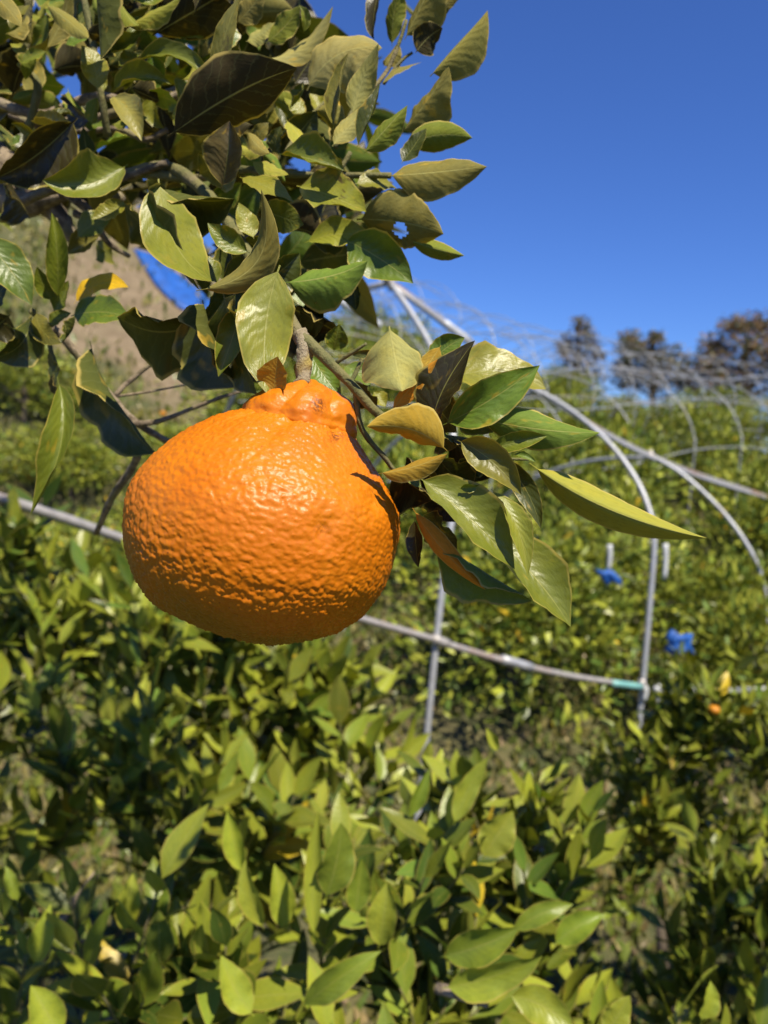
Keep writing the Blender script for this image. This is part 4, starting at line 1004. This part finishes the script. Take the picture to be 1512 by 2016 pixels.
# purlins and the farther tunnels, side by side up the slope
TL = ['second row of bare hoops, just behind the nearest ridge pipe', 'third row of bare hoops, halfway up the orchard slope', 'fourth row of bare hoops below the brown trees', 'last faint row of bare hoops against the sky and trees']
for k in range(1, 5):
    off = lat * (2.0 * k) + axis * (1.3 * k)
    ridge = [rid_w[1] + off + axis * (0.22 * q) for q in range(-2, 44)]
    for q in ridge: q.z = float(gh(q.x, q.y)) + 1.66 + 0.05 * k
    Tk = frame_root('tunnel_frame', ridge[len(ridge) // 2], TL[k - 1])
    pipe('ridge_pipe', ridge[::4] + [ridge[-1]], PR * .5, M_PIPE, Tk, 3, 6)
    for s_, w_, hh in ((-1, .75, .30), (1, .75, .30), (-1, 1.05, .75), (1, 1.05, .75)):
        pipe('purlin', [p + lat * (s_ * w_) + Vector((0, 0, -hh)) for p in ridge[::4]], PR * .42, M_RUST if (k + int(w_ * 10)) % 3 == 0 else M_PIPE, Tk, 2, 6)
    acc = 0; last = ridge[0]
    for q in ridge:
        acc += (q - last).length; last = q
        if acc > 0.72:
            acc = 0
            pts = list(reversed(half_hoop(q, -lat, 1.08, 1.25))) + half_hoop(q, lat, 1.08, 1.25)[1:]
            pipe('hoop', pts, PR * .46, M_PIPE, Tk, 2, 6)

# ------------------------------------------------------------------ blue sheets
def ground_depth(px, py):
    d = 1.0
    while d < 60:
        p = wp(px, py, d)
        if p.z <= float(gh(p.x, p.y)): return d
        d *= 1.01
    return 30.0
def sheet(name, pts_px, d, label, thick=0.03, hug=False):
    """a crumpled sheet with thickness, from a rough outline grid"""
    cx = sum(p[0] for p in pts_px) / len(pts_px); cy = sum(p[1] for p in pts_px) / len(pts_px)
    V = []; n = len(pts_px); rings = 4
    for zz in (0.0, 1.0):
        for r_ in range(1, rings + 1):
            for (x, y) in pts_px:
                f = r_ / rings
                px_, py_ = cx + (x - cx) * f, cy + (y - cy) * f
                q = wp(px_, py_, ground_depth(px_, py_) * .99 if hug else d)
                q += -_f * (thick * (0.5 + noise.noise(Vector((x * .03 * f, y * .03 * f, d))) * 1.4) * (1 - f * f)) + _f * (zz * thick)
                V.append(q)
    Fc = []
    m = rings * n
    for zz in (0, 1):
        for r_ in range(rings - 1):
            for i in range(n):
                j = (i + 1) % n; a = zz * m + r_ * n
                q = (a + i, a + j, a + n + j, a + n + i); Fc.append(q if zz == 0 else q[::-1])
        Fc.append(tuple(zz * m + i for i in (range(n) if zz else reversed(range(n)))))
    e = (rings - 1) * n
    for i in range(n):
        j = (i + 1) % n; Fc.append((e + i, e + j, m + e + j, m + e + i))
    me = mesh(name, V, Fc); o = link_mesh(name, me, M_BLUE); tag(o, label, 'sheet'); return o
TD = ground_depth(350, 600) * .985
sheet('blue_tarp', [(262, 488), (300, 500), (350, 538), (400, 575), (450, 622), (400, 628), (352, 606), (310, 566), (282, 525)], TD, 'long blue tarp lying folded on the tan bank at left', .12, True)
sheet('blue_bag', [(1172, 1120), (1190, 1124), (1200, 1118), (1222, 1138), (1226, 1154), (1208, 1146), (1194, 1152), (1184, 1138)], 3.9, 'small blue plastic bag hanging just under the long drooping leaf', .03)
sheet('blue_bag', [(1314, 1252), (1326, 1240), (1340, 1252), (1364, 1248), (1360, 1270), (1370, 1288), (1346, 1284), (1330, 1294), (1310, 1280), (1320, 1266)], 3.6, 'larger blue plastic bag among leaves above the white rail at right', .03)
sheet('blue_bag', [(1042, 1060), (1056, 1056), (1062, 1072), (1048, 1080)], 4.2, 'tiny blue plastic scrap peeping below the leaf cluster', .02)

# ------------------------------------------------------------------ distant fruit
def small_fruit(px, py, d, r, label):
    bm = bmesh.new(); bmesh.ops.create_icosphere(bm, subdivisions=3, radius=r)
    for v in bm.verts:
        v.co.z *= 0.86; v.co += v.co.normalized() * noise.noise(v.co * 60) * r * .06
        if v.co.z > r * .7: v.co.z -= r * .1
    me = bpy.data.meshes.new('fruit'); bm.to_mesh(me); bm.free(); me.polygons.foreach_set('use_smooth', [True] * len(me.polygons))
    root = empty('small_mandarin', wp(px, py, d)); tag(root, label, 'mandarin', 'far mandarins')
    o = bpy.data.objects.new('peel', me); me.materials.append(M_ORANGE); COL.objects.link(o); o.parent = root
    tube('stalk', [root.location + Vector((0, 0, r * .75)), root.location + Vector((0, 0, r * 1.3))], r * .08, r * .08, M_TWIG, root, 6, 3)
small_fruit(321, 814, ground_depth(321, 814) * .985, 0.035, 'tiny far mandarin left of the big fruit above the dark leaf tip')
small_fruit(1406, 1397, 1.9, 0.014, 'small yellow-orange mandarin in the shady bush under the white rail')

# ------------------------------------------------------------------ woodland trees on the skyline
def far_tree(name, px, ptop, pbase, d, blobs, cols, seed, label, n=7000, size=0.30, trunkw=.22):
    rs = random.Random(seed); b0 = wp(px, pbase, d); b0.z = float(gh(b0.x, b0.y)) - 0.3
    root = empty(name, b0); tag(root, label, 'tree', 'woodland trees on the skyline')
    top = wp(px, ptop, d); lean = top - b0
    P = [b0, b0 + lean * .4 + Vector((.1, 0, 0)), b0 + lean * .75, b0 + lean * .98]
    tube('trunk', P, trunkw, .04, M_TRUNK, root, 8, 5, .2)
    leaves = []; stems = []
    for (bx, by, br) in blobs:
        c = wp(bx, by, d) + Vector((0, rs.uniform(-.6, .6), 0)); r = br / F * d
        z_on = max(0.2, min(.95, (c.z - b0.z) / (top.z - b0.z) - .12)); st = b0 + lean * z_on
        stems.append(([st, st.lerp(c, .6) + Vector((0, 0, -.1)), c], .06, .02))
        for i in range(int(n * br / sum(q[2] for q in blobs))):
            v = Vector((rs.gauss(0, 1), rs.gauss(0, 1), rs.gauss(0, 1))).normalized() * r * 1.4 * rs.random() ** .7
            v.z *= .8; col = rs.choice(cols); k = rs.uniform(.7, 1.25)
            leaves.append((c + v, Vector((rs.gauss(0, 1), rs.gauss(0, 1), rs.gauss(.2, .7))), Vector((rs.gauss(0, 1), rs.gauss(-.4, 1), rs.gauss(.6, .6))), size * rs.uniform(.6, 1.2), (col[0] * k, col[1] * k, col[2] * k, 0), rs.randrange(4)))
    stems_mesh('branches', stems, M_TRUNK, root)
    link_mesh('crown', mass_mesh('crown', leaves, M_FAR, TEMPL_LOW), None, root)
    return root
BR, GR, OL, RU = (.175, .125, .065), (.080, .105, .055), (.15, .14, .065), (.23, .13, .07)  # leaf tones lightened a little: distance haze put into the colour
far_tree('cypress_tree', 1140, 616, 850, 34, [(1138, 640, 17), (1146, 660, 20), (1122, 672, 20), (1166, 678, 17), (1110, 690, 16), (1140, 700, 30), (1120, 725, 30), (1165, 735, 28), (1140, 760, 40), (1100, 750, 26), (1180, 700, 12)], [BR, OL, GR, BR], 1, 'slender pointed brownish conifer standing alone on the skyline', 4200, .17)
far_tree('broadleaf_tree', 1285, 660, 850, 32, [(1248, 665, 20), (1235, 690, 24), (1262, 690, 24), (1285, 668, 14), (1290, 705, 34), (1322, 712, 34), (1340, 735, 28), (1265, 730, 36), (1305, 750, 38), (1240, 745, 26), (1225, 720, 14), (1345, 760, 24)], [GR, OL, BR, BR, GR], 2, 'rounded dark green and brown tree in the middle of the skyline', 6200, .19)
far_tree('broadleaf_tree', 1470, 630, 850, 30, [(1432, 645, 22), (1470, 640, 26), (1510, 645, 32), (1420, 680, 30), (1405, 700, 24), (1460, 690, 38), (1505, 700, 40), (1395, 725, 24), (1430, 735, 36), (1480, 750, 44), (1540, 690, 50), (1550, 750, 50), (1400, 765, 34), (1450, 780, 34)], [BR, RU, OL, GR, BR], 3, 'tall russet autumn tree at the right edge of the skyline', 8800, .19)
